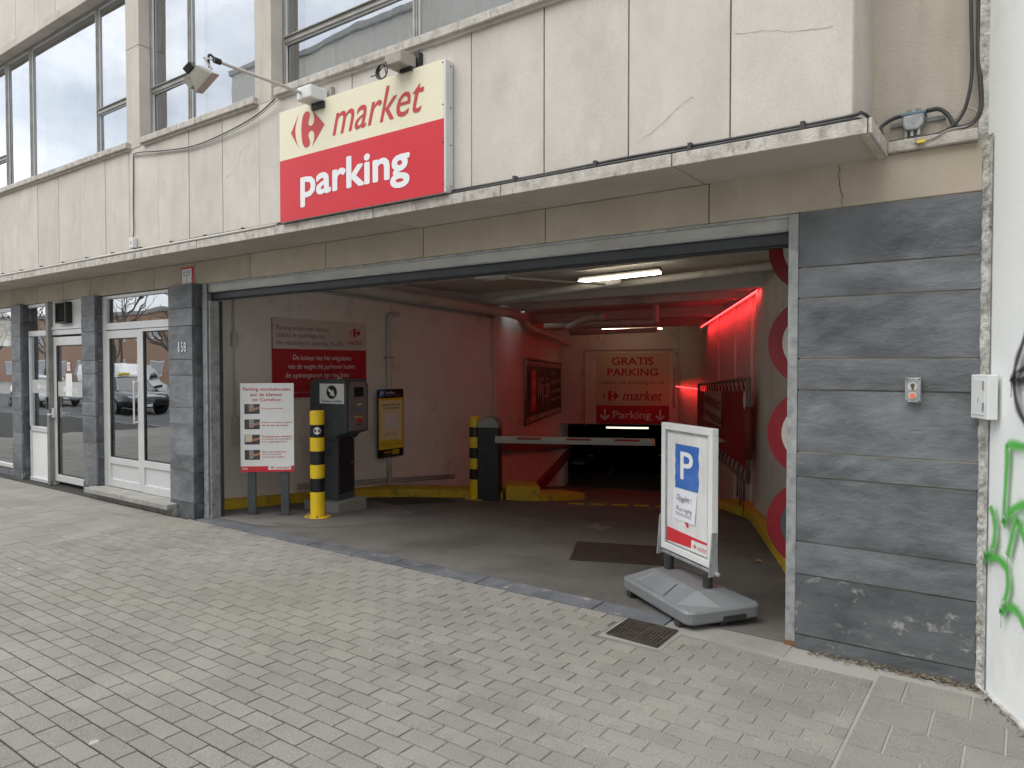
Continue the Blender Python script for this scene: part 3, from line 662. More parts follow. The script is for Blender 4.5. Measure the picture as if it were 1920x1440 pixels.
# shop door with side window and vent panel (seen at an angle)
sd = leaf(-11.475, -10.47, .06, 2.14, .10, .12, 0, 'shop_door', bld, .085)
fs_ = MB(); fs_.box(-11.479, -10.37, YD-.02, YD+.06, 2.17, 2.24).box(-11.479, -10.37, YD-.03, YD+.06, 2.245, 2.285)
fs_.box(-12.30, -11.561, YD-.02, YD+.06, 2.17, 2.25); fs_.box(-12.30, -12.262, YD-.02, YD+.06, .0, 2.16); fs_.box(-12.30, -11.561, YD-.02, YD+.06, .75, .82); fs_.box(-12.30, -11.479, YD-.03, YD+.06, .0, .05)
fs_.box(-12.30, -11.561, YD-.02, YD+.06, 2.60, 2.645)
sf = obj('shop_front_frame', fs_, 'alu', bld, bevel=.004)
obj('mullion', MB().box(-11.56, -11.48, YD-.075, YD+.06, .0, 2.645), 'alu_dark', sf, bevel=.004)
obj('pane', MB().poly([(-12.26, YD+.01, .82), (-11.561, YD+.01, .82), (-11.561, YD+.012, 2.17), (-12.26, YD+.012, 2.17)]), 'door_glass', sf)
obj('pane', MB().poly([(-12.26, YD+.01, 2.25), (-11.561, YD+.01, 2.25), (-11.561, YD+.012, 2.60), (-12.26, YD+.012, 2.60)]), 'door_glass', sf)
obj('infill_panel', MB().box(-12.26, -11.561, YD, YD+.03, .05, .75), 'white_panel', sf, bevel=.003)
vp = obj('vent_panel', MB().box(-11.479, -10.37, YD-.01, YD+.03, 2.286, 2.65), 'white_panel', sf)
mb = MB().box(-11.19, -10.85, YD-.10, YD-.011, 2.325, 2.345).box(-11.19, -10.85, YD-.10, YD-.011, 2.60, 2.62).box(-11.19, -11.16, YD-.10, YD-.011, 2.345, 2.60).box(-10.88, -10.85, YD-.10, YD-.011, 2.345, 2.60)
vg = obj('vent_grille', mb, 'black_plastic', vp, bevel=.004)
FDR = Frame((-12.26, YD+.006, .82), (1, 0, 0))
obj('frosted_band', FDR.rect(0, .79, .50, .70, 0), 'frost', sf); logo(FDR, (.16, .32, .555, .65), .002, 'letter_white', sf); text(FDR, 'market', (.34, .66, .56, .65), .002, 'letter_white', sf, .01, .25)
obj('sticker', FDR.rect(.68, .75, .71, .76, .002), 'blue', sf)
FD2 = Frame((-11.39, YD+.008, .16), (1, 0, 0))
obj('frosted_band', FD2.rect(0, .77, 1.13, 1.34, 0), 'frost', sd); logo(FD2, (.14, .30, 1.19, 1.28), .002, 'letter_white', sd); text(FD2, 'market', (.32, .62, 1.19, 1.28), .002, 'letter_white', sd, .01, .25)
obj('paper_notice', FD2.rect(.26, .46, 1.14, 1.46, .0012), 'paper_white', sd); obj('sticker', FD2.rect(.31, .41, 1.50, 1.62, .002), 'paper_white', sd)
mb = MB(); c = [(.36+.035*math.cos(t*.5236), 1.56+.04*math.sin(t*.5236)) for t in range(13)]
for i in range(12): mb.add([FD2.p(c[i][0], c[i][1], .003), FD2.p(c[i+1][0], c[i+1][1], .003), FD2.p(.36+(c[i+1][0]-.36)*.75, 1.56+(c[i+1][1]-1.56)*.75, .003), FD2.p(.36+(c[i][0]-.36)*.75, 1.56+(c[i][1]-1.56)*.75, .003)], [(0, 1, 2, 3)])
FD2.pl([(.332, 1.585), (.340, 1.592), (.388, 1.535), (.380, 1.528)], .0034, mb); obj('no_smoking_mark', mb, 'redbtn', sd)
obj('lock_case', MB().box(-11.46, -11.41, YD-.05, YD-.013, .98, 1.12).tube([(-11.435, YD-.05, 1.03), (-11.435, YD-.11, 1.03), (-11.36, YD-.11, 1.03)], .011), 'alu', sd, bevel=.003)
obj('intercom', MB().box(-11.545, -11.50, YD-.095, YD-.076, 1.10, 1.28), 'black_plastic', sf, bevel=.004)
for i in range(9): obj('vent_slat', MB().box(-11.159, -10.881, -.03, .03, -.006, .006, Matrix.Translation((0, YD-.06, 2.362+.0275*i)) @ Matrix.Rotation(R_(-35), 4, 'X')), 'black_plastic', vg)
# shop window far left
sw = obj('shop_window', MB().box(-15.98, -12.70, YD-.02, YD+.05, .12, .18).box(-15.98, -12.70, YD-.02, YD+.05, 2.58, 2.64).box(-12.75, -12.70, YD-.02, YD+.05, .18, 2.58).box(-14.4, -14.34, YD-.02, YD+.05, .18, 2.58), 'alu', bld, bevel=.004)
obj('pane', MB().poly([(-14.34, YD+.01, .18), (-12.75, YD+.01, .18), (-12.75, YD+.013, 2.58), (-14.34, YD+.013, 2.58)]), 'door_glass', sw)
obj('pane', MB().poly([(-15.98, YD+.01, .18), (-14.4, YD+.01, .18), (-14.4, YD+.013, 2.58), (-15.98, YD+.013, 2.58)]), 'door_glass', sw)
obj('window_film', MB().poly([(-15.98, YD+.03, .18), (-12.75, YD+.03, .18), (-12.75, YD+.032, 2.05), (-15.98, YD+.032, 2.05)]), 'shop_green', sw)
obj('shop_stall_riser', MB().box(-15.98, -12.70, YD, YD+.05, -.02, .119), 'bluestone', bld)
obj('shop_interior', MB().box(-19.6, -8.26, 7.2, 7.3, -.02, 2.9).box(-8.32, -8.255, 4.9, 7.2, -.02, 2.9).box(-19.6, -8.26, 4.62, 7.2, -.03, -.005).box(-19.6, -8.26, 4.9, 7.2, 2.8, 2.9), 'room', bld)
obj('side_wall', MB().box(-19.7, -16.4, 4.56, 4.8, -.1, 2.65), 'slate', bld)

# ================================================================== NEIGHBOURING WHITE WALL
WO = Vector((-.2, 4.55, 0)); WDIR = -UD
e = WO+WDIR*6.2
nb = thing('neighbouring_building', 'smooth white painted wall at the right edge with green and black graffiti', 'building', (WO.x, WO.y, 0))
obj('white_wall', MB().prism([(WO.x+.008, WO.y+.02), (e.x, e.y), (12, e.y), (12, 8), (-.14, 8), (-.14, WO.y+.06)], -.1, 11), 'white_wall', nb)
mb = MB(); rnd = random.Random(3); P = []
for i in range(131):
    z = -.02+2.95*i/130
    P += [(-.2165+rnd.uniform(-.004, .003), 4.566, z), (-.2045+rnd.uniform(-.005, .005), 4.553+rnd.uniform(-.007, .004), z), (-.186+rnd.uniform(-.002, .006), 4.536+rnd.uniform(-.006, .004), z), (-.168, 4.50, z)]
mb.add(P, [(4*i+j, 4*i+j+1, 4*i+5+j, 4*i+4+j) for i in range(130) for j in range(3)])
obj('plaster_seam', mb, 'rough_plaster', nb)
obj('wall_foot', MB().prism([(WO.x-.006, WO.y), (e.x-.02, e.y), (e.x+.05, e.y), (WO.x+.05, WO.y)], -.02, .014), 'rough_plaster', nb)
obj('upper_seam', MB().box(-.236, -.16, 4.57, 4.7, 2.9, 11), 'rough_plaster', nb)
FW = Frame(WO+Vector((0, 0, 0)), WDIR)
FW.O = WO+VD*(-.0)  # face of the wall
def stroke(pts, w, m, name, n=.006, tw=None):
    P = crom([(a, b, 0) for a, b in pts], 7); mb = MB(); uvs = []
    L_ = []; 
    for i, p in enumerate(P):
        t = (P[min(i+1, len(P)-1)]-P[max(i-1, 0)]).normalized(); nn = Vector((-t.y, t.x, 0)); ww = w*(1+.15*math.sin(i*.7))
        L_.append((p+nn*ww/2, p-nn*ww/2))
    vs = [FW.p(q.x, q.y, n) for ab in L_ for q in ab]
    me = bpy.data.meshes.new(name); me.from_pydata([tuple(v) for v in vs], [], [(2*i, 2*i+1, 2*i+3, 2*i+2) for i in range(len(L_)-1)])
    uvl = me.uv_layers.new(name='UVMap')
    for lp in me.loops: uvl.data[lp.index].uv = ((lp.vertex_index//2)*.1, lp.vertex_index % 2)
    me.update(); link(name, me, m, nb)
k_ = 0
for pts in ([(.60, 1.36), (.424, 1.342), (.29, 1.332), (.282, 1.26), (.264, .96), (.30, .985), (.361, 1.035), (.46, 1.07), (.60, 1.06)],
            [(.122, 1.0), (.16, .95), (.175, .90), (.165, .814), (.085, .722), (.10, .73), (.19, .752), (.285, .727), (.313, .653), (.285, .56), (.253, .49), (.30, .531), (.377, .551), (.45, .517), (.55, .44)],
            [(.55, .80), (.437, .93), (.385, .98), (.345, .90), (.306, .786)]):
    stroke(pts, .076, 'spray_green', 'graffiti_stroke', .0065+.0006*k_); k_ += 1
for a, b, l in ((.085, .72, .06), (.253, .485, .07), (.306, .785, .06), (.264, .955, .02)):
    stroke([(a, b), (a+.001, b-l/2), (a, b-l)], .012, 'spray_green', 'paint_drip', .0065+.0006*k_); k_ += 1
for pts, w_ in (([(.52, 2.0), (.42, 1.83), (.36, 1.73), (.345, 1.635), (.38, 1.53), (.45, 1.46), (.56, 1.42)], .07), ([(.55, 1.75), (.412, 1.70), (.325, 1.65), (.42, 1.655), (.55, 1.67)], .07), ([(.322, 1.64), (.322, 1.60), (.323, 1.57)], .012)):
    stroke(pts, w_, 'spray_black', 'graffiti_stroke', .0065+.0006*k_); k_ += 1
# meter box on the white wall
bx = thing('meter_box', 'small white painted metal meter box on the corner of the white wall', 'meter box', FW.p(.08, 1.44))
b_ = obj('box_body', FW.slab(-.012, .176, 1.447, 1.677, .002, .05), 'box_white', bx, bevel=.005)
obj('door', FW.slab(.012, .148, 1.468, 1.655, .0502, .0545), 'box_white', bx, bevel=.003)
mb = MB()
for z in (1.49, 1.60): FW.slab(.135, .147, z, z+.045, .0547, .060, mb)
obj('hinge', mb, 'galv', bx); obj('keyhole', FW.slab(.078, .083, 1.535, 1.556, .0547, .0555), 'black_plastic', bx)

# ================================================================== GARAGE INTERIOR
LX = -8.06
struct(obj('garage_wall_left', MB().box(LX-.2, LX, 4.74, 9.58, -.7, 3.0).box(LX-.2, LX-.012, 9.58, 10.75, -1, 3.0), 'int_wall'))
def wall_uv(name, u0, v0, u1, v1, z0, z1, th, m):
    a, b = uvz(u0, v0), uvz(u1, v1); n = (b-a).normalized().cross(Vector((0, 0, 1)))
    mb = MB(); mb.prism([(a.x, a.y), (b.x, b.y), ((b+n*th).x, (b+n*th).y), ((a+n*th).x, (a+n*th).y)], z0, z1)
    return struct(obj(name, mb, m))
wall_uv('ramp_wall_left', 13.0, -2.62, 26.5, -2.42, -2.7, 3.0, -.25, 'int_wall')
rw = wall_uv('garage_wall_right', 4.95, 1.62, 10.9, 1.72, -.8, 3.0, .3, 'int_conc')
rb = wall_uv('ramp_wall_right', 10.902, 1.84, 21.0, 1.84, -2.7, 3.0, .3, 'int_wall')
for u in (12.2, 14.1, 16.8): # shallow pilasters between the board-marked bays
    a = uvz(u, 1.838); m_ = Frame(a, -UD); obj('wall_pilaster', m_.slab(0, .35, -2.6, 2.95, .001, .035), 'int_wall', rb)
wall_uv('ramp_wall_far_right', 21.002, 1.84, 23.58, 1.36, -2.7, 3.0, .3, 'int_wall')
FB = Frame(uvz(23.6, -2.6, 0), VD)
struct(obj('back_wall', FB.slab(-.1, 4.3, -.16, 3.0, -.3, 0), 'int_wall'))
mb = MB(); pts = [(-8.3, 4.901), (-.35, 4.901), (uvz(26, 3.5).x, uvz(26, 3.5).y), (uvz(26, -4).x, uvz(26, -4).y), (-8.3, 12)]
mb.prism(pts, 3.0, 3.2); struct(obj('garage_ceiling', mb, 'int_ceil'))
struct(obj('garage_front_wall', MB().box(-1.20, -.2, 4.72, 4.98, -.3, 3.0).box(-8.26, -8.0, 4.902, 4.98, -.1, 3.0), 'int_conc'))
struct(obj('garage_lintel_beam', MB().box(-8.2, -.9, 4.905, 5.2, 2.66, 2.999), 'int_ceil'))
# lower parking hall beyond the ramp
mb = MB(); a, b, c, d = [uvz(*q) for q in ((23.9, -14), (44, -14), (44, 12), (23.9, 12))]
hall = [(a.x, a.y), (b.x, b.y), (c.x, c.y), (d.x, d.y)]
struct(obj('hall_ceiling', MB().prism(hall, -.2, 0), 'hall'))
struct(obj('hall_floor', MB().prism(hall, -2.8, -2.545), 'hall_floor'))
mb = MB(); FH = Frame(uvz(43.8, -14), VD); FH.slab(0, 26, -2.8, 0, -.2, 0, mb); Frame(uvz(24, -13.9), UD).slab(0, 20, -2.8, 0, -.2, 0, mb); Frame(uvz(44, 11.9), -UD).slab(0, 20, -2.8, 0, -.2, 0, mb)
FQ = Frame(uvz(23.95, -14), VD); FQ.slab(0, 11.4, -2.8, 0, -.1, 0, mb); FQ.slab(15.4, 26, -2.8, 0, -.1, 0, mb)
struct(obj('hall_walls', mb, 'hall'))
def line_uv(u0, v0, u1, v1, w, z):
    a, b = uvz(u0, v0, z), uvz(u1, v1, z); n = (b-a).normalized().cross(Vector((0, 0, 1)))*w/2; return MB().poly([a-n, b-n, b+n, a+n])
for q in ((28.4, -8, 28.4, 6, .1), (28.4, -.95, 33.5, -.95, .1), (28.4, -3.5, 33.5, -3.5, .1), (28.4, 1.7, 33.5, 1.7, .1)):
    struct(obj('bay_line', line_uv(*q, -2.540), 'round_white'))

# ---- beams and pipes
beams = [(6.95, .24, 2.84), (9.95, .34, 2.80), (11.3, .34, 2.80), (14.8, .34, 2.80), (18.0, .34, 2.80)]
for y, t, z in beams:
    xl = LX+.005 if y < 10.6 else uvz(0, 0).x+(-2.6*0)-(y*.4877)-2.85
    xr = -.95 if y < 6 else -.4877*y+1.84/math.cos(ua)+.05
    struct(obj('ceiling_beam', MB().box(xl-.1, xr, y, y+t, z, 2.998), 'int_ceil'))
def pipe(pts, r, m='pipe_white', label=None, cat='pipe', name='ceiling_pipe', seg=12, n=5, group=None):
    o = obj(name, MB().tube(crom(pts, n) if n > 1 else pts, r, seg), m, smooth=True); tag(o, label, cat, group); return o
pipe([(-7.62, 4.95, 2.93), (-7.62, 7.5, 2.80), (-7.66, 9.8, 2.72), (-7.75, 11.0, 2.66), uvz(15.5, -2.35, 2.6), uvz(19, -2.2, 2.52), uvz(23.4, -2.1, 2.45)], .085, label='thick white drain pipe running along the top of the left garage wall', n=6, seg=16)
pipe([(LX+.03, 4.95, 2.84), (LX+.03, 6.5, 2.77), (LX+.03, 8.0, 2.71), (LX+.03, 10.6, 2.62)], .022, label='thin white conduit sloping along the left wall above the red sign')
pipe([(-5.9, 6.1, 2.86), (-4.6, 6.1, 2.90), (-2.6, 6.1, 2.93), (-1.3, 6.1, 2.94)], .045, label='white pipe across the ceiling just behind the door lintel')
pipe([(-6.6, 8.7, 2.72), (-5.2, 8.65, 2.80), (-4.4, 8.6, 2.86)], .05, label='short white pipe slanting off the thick drain pipe under the ceiling')
pipe([(-7.5, 12.4, 2.50), (-6.8, 11.9, 2.62), (-6.35, 11.7, 2.64)], .07, label='short white branch pipe rising from the thick drain pipe')
pipe([(-8.4, 12.9, 2.58), (-6.1, 13.1, 2.60), (-5.97, 13.1, 2.61), (-5.95, 13.1, 2.66), (-5.95, 13.1, 2.95)], .06, label='white pipe with upturned right end crossing below the far ceiling beams', n=4)
pipe([(-9.4, 15.6, 2.56), (-7.35, 15.8, 2.58), (-7.2, 15.8, 2.59)], .06, label='farthest white pipe crossing the ceiling above the yellow sign')
pipe([(-2.0, 8.75, 2.93), (-4.2, 8.9, 2.86), (-5.8, 8.95, 2.80)], .05, label='white pipe along the front of the first deep ceiling beam')
o = pipe([(LX+.05, 7.9, -.12), (LX+.05, 7.9, 1.9), (LX+.05, 7.9, 2.46), (LX+.05, 7.92, 2.5), (LX+.05, 7.96, 2.52), (LX+.05, 8.10, 2.52)], .035, label='vertical white downpipe behind the black and yellow parking sign', n=3, name='downpipe')
obj('pipe_bracket', MB().box(LX, LX+.1, 7.83, 7.97, 1.84, 1.87), 'galv', o)
for i in range(2):
    pipe([uvz(13.02+.14*i, -2.59, -.6), uvz(13.02+.14*i, -2.59, 2.9)], .014, n=1, label=['left', 'right'][i]+' one of two thin white vertical conduits at the left wall corner', group='vertical conduits at the left wall corner', name='conduit', seg=6)
pipe([(LX+.02, 5.26, .74), (LX+.02, 5.26, 1.3), (LX+.02, 5.26, 2.2), (LX+.02, 5.26, 2.6)], .015, label='thin white conduit with switch boxes on the wall behind the info board', name='conduit', n=2, seg=6)
for i, z in enumerate((2.05, 1.0, .82)):
    tag(obj('switch_box', MB().box(LX+.002, LX+.055, 5.22, 5.30, z-.09, z+.10), 'pipe_white', bevel=.006), ['topmost small grey junction box on the conduit behind the info board', 'middle small grey junction box on the conduit behind the info board', 'lowest small grey junction box on the conduit behind the info board'][i], 'junction box', 'junction boxes on the left wall')
for i in range(3):
    pipe([(LX+.015, 6.2, .06+.03*i), (LX+.015, 7.8, -.07+.03*i), (LX+.015, 9.5, -.21+.03*i)], .009, label=['top', 'middle', 'bottom'][i]+' one of three thin cables along the foot of the left garage wall', group='cables along the wall foot', name='wall_cable', n=2, seg=6, m='cable_grey')
cb = thing('ceiling_conduit_box', 'white boxed conduit dropping from the beam behind the door lintel', 'conduit', (-4.9, 6.4, 2.7))
obj('casing', MB().box(-5.05, -4.80, 6.30, 6.55, 2.70, 2.998), 'int_ceil', cb, bevel=.004); obj('tube', MB().tube([(-4.74, 6.42, 2.99), (-4.74, 6.42, 2.74), (-4.70, 6.5, 2.71), (-4.1, 7.6, 2.69)], .014), 'conduit', cb)

# ---- kerbs
def kerb(pts, w, h, side, name, label):
    P = crom([(x, y, 0) for x, y in pts], 6); mb = MB(); V_ = []
    for i, p in enumerate(P):
        t = (P[min(i+1, len(P)-1)]-P[max(i-1, 0)]).normalized(); n = Vector((-t.y, t.x, 0))*side; z = floor_z(p.x, p.y)
        q = p+n*w
        V_ += [(p.x, p.y, z-.05), (p.x+n.x*.01, p.y+n.y*.01, z+h-.012), (p.x+n.x*.025, p.y+n.y*.025, z+h), (q.x, q.y, z+h+.004), (q.x, q.y, z-.05)]
    mb.add(V_, [(5*i+j, 5*i+5+j, 5*i+6+j, 5*i+1+j) for i in range(len(P)-1) for j in range(4)]+[(0, 1, 2, 3, 4), tuple(5*(len(P)-1)+j for j in (4, 3, 2, 1, 0))])
    tag(obj(name, mb, 'yellow_kerb'), label, 'kerb')
kerb([(-7.87, 4.80), (-7.90, 5.9), (-7.87, 7.1), (-7.57, 7.79), (-7.2, 8.23), (-6.94, 8.52), (-6.5, 8.8)], .42, .115, 1, 'yellow_kerb', 'worn yellow painted kerb along the foot of the left garage wall')
kerb([(-6.46, 8.83), (-6.26, 8.96), (-6.05, 9.15)], .5, .22, 1, 'yellow_kerb', 'raised yellow kerb block just right of the far striped bollard')
kerb([(-6.04, 9.16), (-5.87, 9.6), (-5.80, 10.1)], .5, .10, 1, 'yellow_kerb', 'low yellow kerb end in front of the ramp opening')
kerb([(-1.30, 5.3), (-1.733, 6.585), (-2.33, 8.06), (-3.1, 9.9), (-3.45, 10.4), (-4.3, 11.4)], .45, .115, -1, 'yellow_kerb', 'yellow painted kerb curving along the foot of the right garage wall')

# ---- red bumper rails on the ramp wall
def ubeam(u0, z0, u1, z1, v, h, t):
    mb = MB(); F0 = [uvz(u0, v, z0), uvz(u1, v+(u1-u0)*.0148, z1)]
    n = VD*t; z = Vector((0, 0, h))
    a, b = F0; mb.add([a, b, b+z, a+z, a+n, b+n, b+z+n, a+z+n], [(4, 5, 6, 7), (0, 3, 2, 1), (3, 7, 6, 2), (0, 1, 5, 4), (1, 2, 6, 5), (0, 4, 7, 3)]); return mb
tag(obj('bumper_rail', ubeam(13.4, .12, 26.0, -1.25, -2.6, .20, .16), 'red_wall_paint', bevel=.01), 'long dark red bumper rail sloping down along the left ramp wall', 'rail')
tag(obj('ramp_plinth', ubeam(17.2, -1.60, 26.4, -1.60, -2.56, .30, .12), 'red_wall_paint', bevel=.01), 'dark red plinth band low on the left ramp wall', 'plinth')

# ---- speed bump strips
for i in range(5):
    a = Vector((-5.62, 9.27, 0))+Vector((1.04, .95, 0))*(i*.24); b = a+Vector((.74, .67, 0))*.24
    a.z = floor_z(a.x, a.y)+.003; b.z = floor_z(b.x, b.y)+.003; n = Vector((.67, -.74, 0))*.04
    o = obj('floor_reflector', MB().add([a, b, b+n, a+n]+[q+Vector((0, 0, .018)) for q in (a, b, b+n, a+n)], [(4, 5, 6, 7), (0, 1, 5, 4), (1, 2, 6, 5), (2, 3, 7, 6), (3, 0, 4, 7)]), 'yellow_kerb')
    tag(o, ['leftmost', 'second from left', 'middle', 'fourth from left', 'rightmost'][i]+' orange marker strip in the row across the ramp top', 'marker', 'marker strips across the ramp top')
# worn paint patch and lane mark
struct(obj('lane_mark', MB().poly([onfloor(-4.28, 7.45, .004), onfloor(-4.02, 7.45, .004), onfloor(-4.10, 7.85, .004), onfloor(-4.36, 7.85, .004)]), mat('worn_paint', (.14, .135, .125), (.42, .40, .37), 22, .9, dirt=(.12, .115, .11), dscale=14, dlo=.45, dhi=.55)))

# ================================================================== DRAIN COVERS
def cover(corners, nx, ny, name, label, style):
    P = [Vector(c) for c in corners]; up = Vector((0, 0, .006))
    t = thing(name, label, 'drain cover', (P[0]+P[2])/2)
    bl = lambda a, b: (P[0]*(1-a)+P[1]*a)*(1-b)+(P[3]*(1-a)+P[2]*a)*b
    obj('frame', MB().add([bl(-.03, -.03), bl(1.03, -.03), bl(1.03, 1.03), bl(-.03, 1.03)], [(0, 1, 2, 3)] if (P[1]-P[0]).cross(P[3]-P[0]).z > 0 else [(3, 2, 1, 0)]), 'iron', t)
    mb = MB()
    def rib(a0, a1, b0, b1):
        q = [bl(a0, b0), bl(a1, b0), bl(a1, b1), bl(a0, b1)]; mb.add(q+[v+up for v in q], [(4, 5, 6, 7), (0, 1, 5, 4), (1, 2, 6, 5), (2, 3, 7, 6), (3, 0, 4, 7)])
    if style == 'grid':
        for i in range(nx):
            for j in range(ny): rib((i+.14)/nx, (i+.86)/nx, (j+.10)/ny, (j+.90)/ny)
    else:
        for qx in range(2):
            for qy in range(2):
                for k in range(7):
                    a = .02+.07*k if not qx else .98-.07*k; b = .02+.065*k if not qy else .98-.065*k
                    ca, cb_ = (.47, .47)
                    lo, hi = (a, ca) if not qx else (1-ca, a)
                    rib(min(lo, hi), max(lo, hi), b-.012, b+.012)
                    lo, hi = (b, cb_) if not qy else (1-cb_, b)
                    rib(a-.012, a+.012, min(lo, hi)+.018*(not qy), max(lo, hi)-.018*qy)
    obj('tread', mb, 'iron', t)
    mb = MB(); fr_ = .022
    for q in ((0-.03, 1.03, -.03, -.005), (-.03, 1.03, 1.005, 1.03), (-.03, -.005, -.005, 1.005), (1.005, 1.03, -.005, 1.005)):
        c = [bl(q[0], q[2]), bl(q[1], q[2]), bl(q[1], q[3]), bl(q[0], q[3])]; mb.add(c+[v+up*1.3 for v in c], [(4, 5, 6, 7), (0, 1, 5, 4), (1, 2, 6, 5), (2, 3, 7, 6), (3, 0, 4, 7)])
    obj('rim', mb, 'iron', t)
cover([onfloor(-3.42, 5.72, .004), onfloor(-2.725, 6.145, .004), onfloor(-3.12, 6.95, .004), onfloor(-3.83, 6.54, .004)], 26, 9, 'drain_cover', 'brown iron grid cover set in the asphalt left of the standing P sign', 'grid')
struct(obj('mortar_bed', MB().box(GR[0], GR[1], GR[2], GR[3]-.012, -.05, -.002), 'apron'))
cover([(-2.175, 4.085, .001), (-1.832, 4.065, .001), (-1.838, 4.385, .001), (-2.182, 4.40, .001)], 8, 8, 'drain_cover', 'small square iron cover with maze pattern in the pavement blocks', 'maze')
cover([onfloor(-7.05, 7.05, .004), onfloor(-6.75, 8.0, .004), onfloor(-7.15, 8.1, .004), onfloor(-7.72, 7.2, .004)], 20, 9, 'drain_cover', 'dark iron grid cover on the garage floor right of the ticket machine', 'grid')

# ================================================================== SIGNS AND FURNITURE
# ---- big box sign over the entrance
sg = thing('shop_sign', 'large cream and red box sign over the garage entrance reading market parking', 'sign', (-4.43, 4.05, 2.99))
FS = Frame((-5.388, 3.992, 2.988), (1, 0, 0)); SWD, SHT, SPL = 1.910, .962, .536
obj('sign_case', FS.slab(.001, SWD+.016, .001, SHT-.001, -.085, -.0015), 'alu', sg, bevel=.003)
obj('cream_face', FS.rect(0, SWD, SPL, SHT, 0), 'cream', sg); obj('red_face', FS.rect(0, SWD, 0, SPL, 0), 'red', sg)
logo(FS, (.16, .60, .592, .90), .002, 'logo_red', sg)
text(FS, 'market', (.70, 1.72, .628, .895), .002, 'logo_red', sg, .004, .32)
text(FS, 'parking', (.282, 1.57, .095, .432), .002, 'letter_white', sg, .028, 0)
mb = MB()
for z in (.05, .35, .62, .92): mb.tube([(FS.O.x+SWD+.016, 3.96+.0, FS.O.z+z), (FS.O.x+SWD+.019, 3.96, FS.O.z+z)], .006, 8)
for z in (.05, .35, .62, .92): mb.tube([(FS.O.x+SWD+.016, 4.05, FS.O.z+z), (FS.O.x+SWD+.019, 4.05, FS.O.z+z)], .006, 8)
obj('screw', mb, 'black_plastic', sg)
# ---- floodlight on its arm, and the second ballast box
fl = thing('floodlight', 'grey floodlight on a long arm reaching out from above the sign', 'floodlight', (-4.85, 4.0, 3.96))
bx_ = obj('ballast_box', MB().box(-4.985, -4.80, 3.86, 4.04, 3.925, 4.035), 'white_panel', fl, bevel=.014)
obj('mount', MB().box(-4.84, -4.765, 4.045, 4.082, 3.86, 4.06), 'flood_grey', fl); obj('mount_foot', MB().box(-4.93, -4.78, 3.97, 4.06, 3.87, 3.924), 'black_plastic', fl)
arm0, arm1 = Vector((-4.93, 3.87, 3.985)), Vector((-4.815, 3.03, 3.935))
obj('arm', MB().tube([arm0, arm1], .0125, 10), 'conduit', fl, smooth=True)
obj('arm_clamp', MB().tube([arm1+Vector((.0, .03, 0)), arm1+Vector((0, -.02, 0))], .022, 10).tube(crom([arm1, arm1+Vector((-.03, -.03, .04)), arm1+Vector((-.07, -.02, .03)), arm1+Vector((-.09, 0, -.03))], 4), .009, 6), 'black_plastic', fl)
HM = Matrix.Translation((-4.965, 2.985, 3.855)) @ Matrix.Rotation(R_(18), 4, 'Z') @ Matrix.Rotation(R_(-38), 4, 'Y') @ Matrix.Rotation(R_(20), 4, 'X')
mb = MB(); mb.add([HM @ Vector(p) for p in ((-.09, -.05, -.07), (.09, -.05, -.07), (.09, .05, -.07), (-.09, .05, -.07), (-.065, -.04, .0), (.065, -.04, .0), (.065, .04, .0), (-.065, .04, .0), (-.05, -.03, .045), (.05, -.03, .045), (.05, .03, .045), (-.05, .03, .045))],
  [(3, 2, 1, 0), (0, 1, 5, 4), (1, 2, 6, 5), (2, 3, 7, 6), (3, 0, 4, 7), (4, 5, 9, 8), (5, 6, 10, 9), (6, 7, 11, 10), (7, 4, 8, 11), (8, 9, 10, 11)])
hd = obj('lamp_head', mb, 'flood_grey', fl, bevel=.006)
mb = MB()
for i in range(7): mb.box(-.11, -.066, -.045+.0145*i, -.038+.0145*i, -.035, .04, HM)
obj('cooling_fin', mb, 'flood_grey', hd); obj('lens_rim', MB().box(-.097, .097, -.057, .057, -.084, -.0705, HM), 'flood_grey', hd, bevel=.004)
obj('wiring_box', MB().box(-.055, .02, -.035, .035, .047, .10, HM), 'black_plastic', hd, bevel=.006); obj('rating_label', MB().box(-.03, .0, -.018, .018, .1005, .1015, HM), 'letter_white', hd)
obj('bracket', MB().tube([HM @ Vector((.10, 0, -.04)), HM @ Vector((.115, 0, .06)), arm1+Vector((-.01, 0, 0))], .009, 6), 'conduit', fl)
b2 = thing('ballast_box', 'grey ballast box with a coil of black cable above the sign', 'ballast box', (-3.86, 4.0, 3.97))
obj('case', MB().box(-3.965, -3.79, 3.87, 4.04, 3.965, 4.065), 'flood_grey', b2, bevel=.014); obj('mount', MB().box(-3.82, -3.765, 4.042, 4.083, 3.92, 4.09).box(-3.90, -3.78, 3.97, 4.06, 3.94, 3.9648), 'black_plastic', b2)
mb = MB()
for k in range(4):
    q = [Vector((-3.965+.045*math.cos(t*.4+k)*(1+.12*k), 3.862-.006*k, 3.935+.055*math.sin(t*.4+k)-.004*k)) for t in range(17)]; mb.tube(q, .0045, 5)
mb.tube(crom([(-3.95, 3.865, 3.98), (-3.99, 3.86, 3.95), (-4.02, 3.855, 3.92), (-4.085, 3.85, 3.915)], 5), .0045, 5); mb.tube(crom([(-3.94, 3.868, 4.0), (-3.95, 3.862, 3.97), (-3.93, 3.86, 3.90)], 4), .0045, 5)
obj('cable_coil', mb, 'cable', b2, smooth=True)
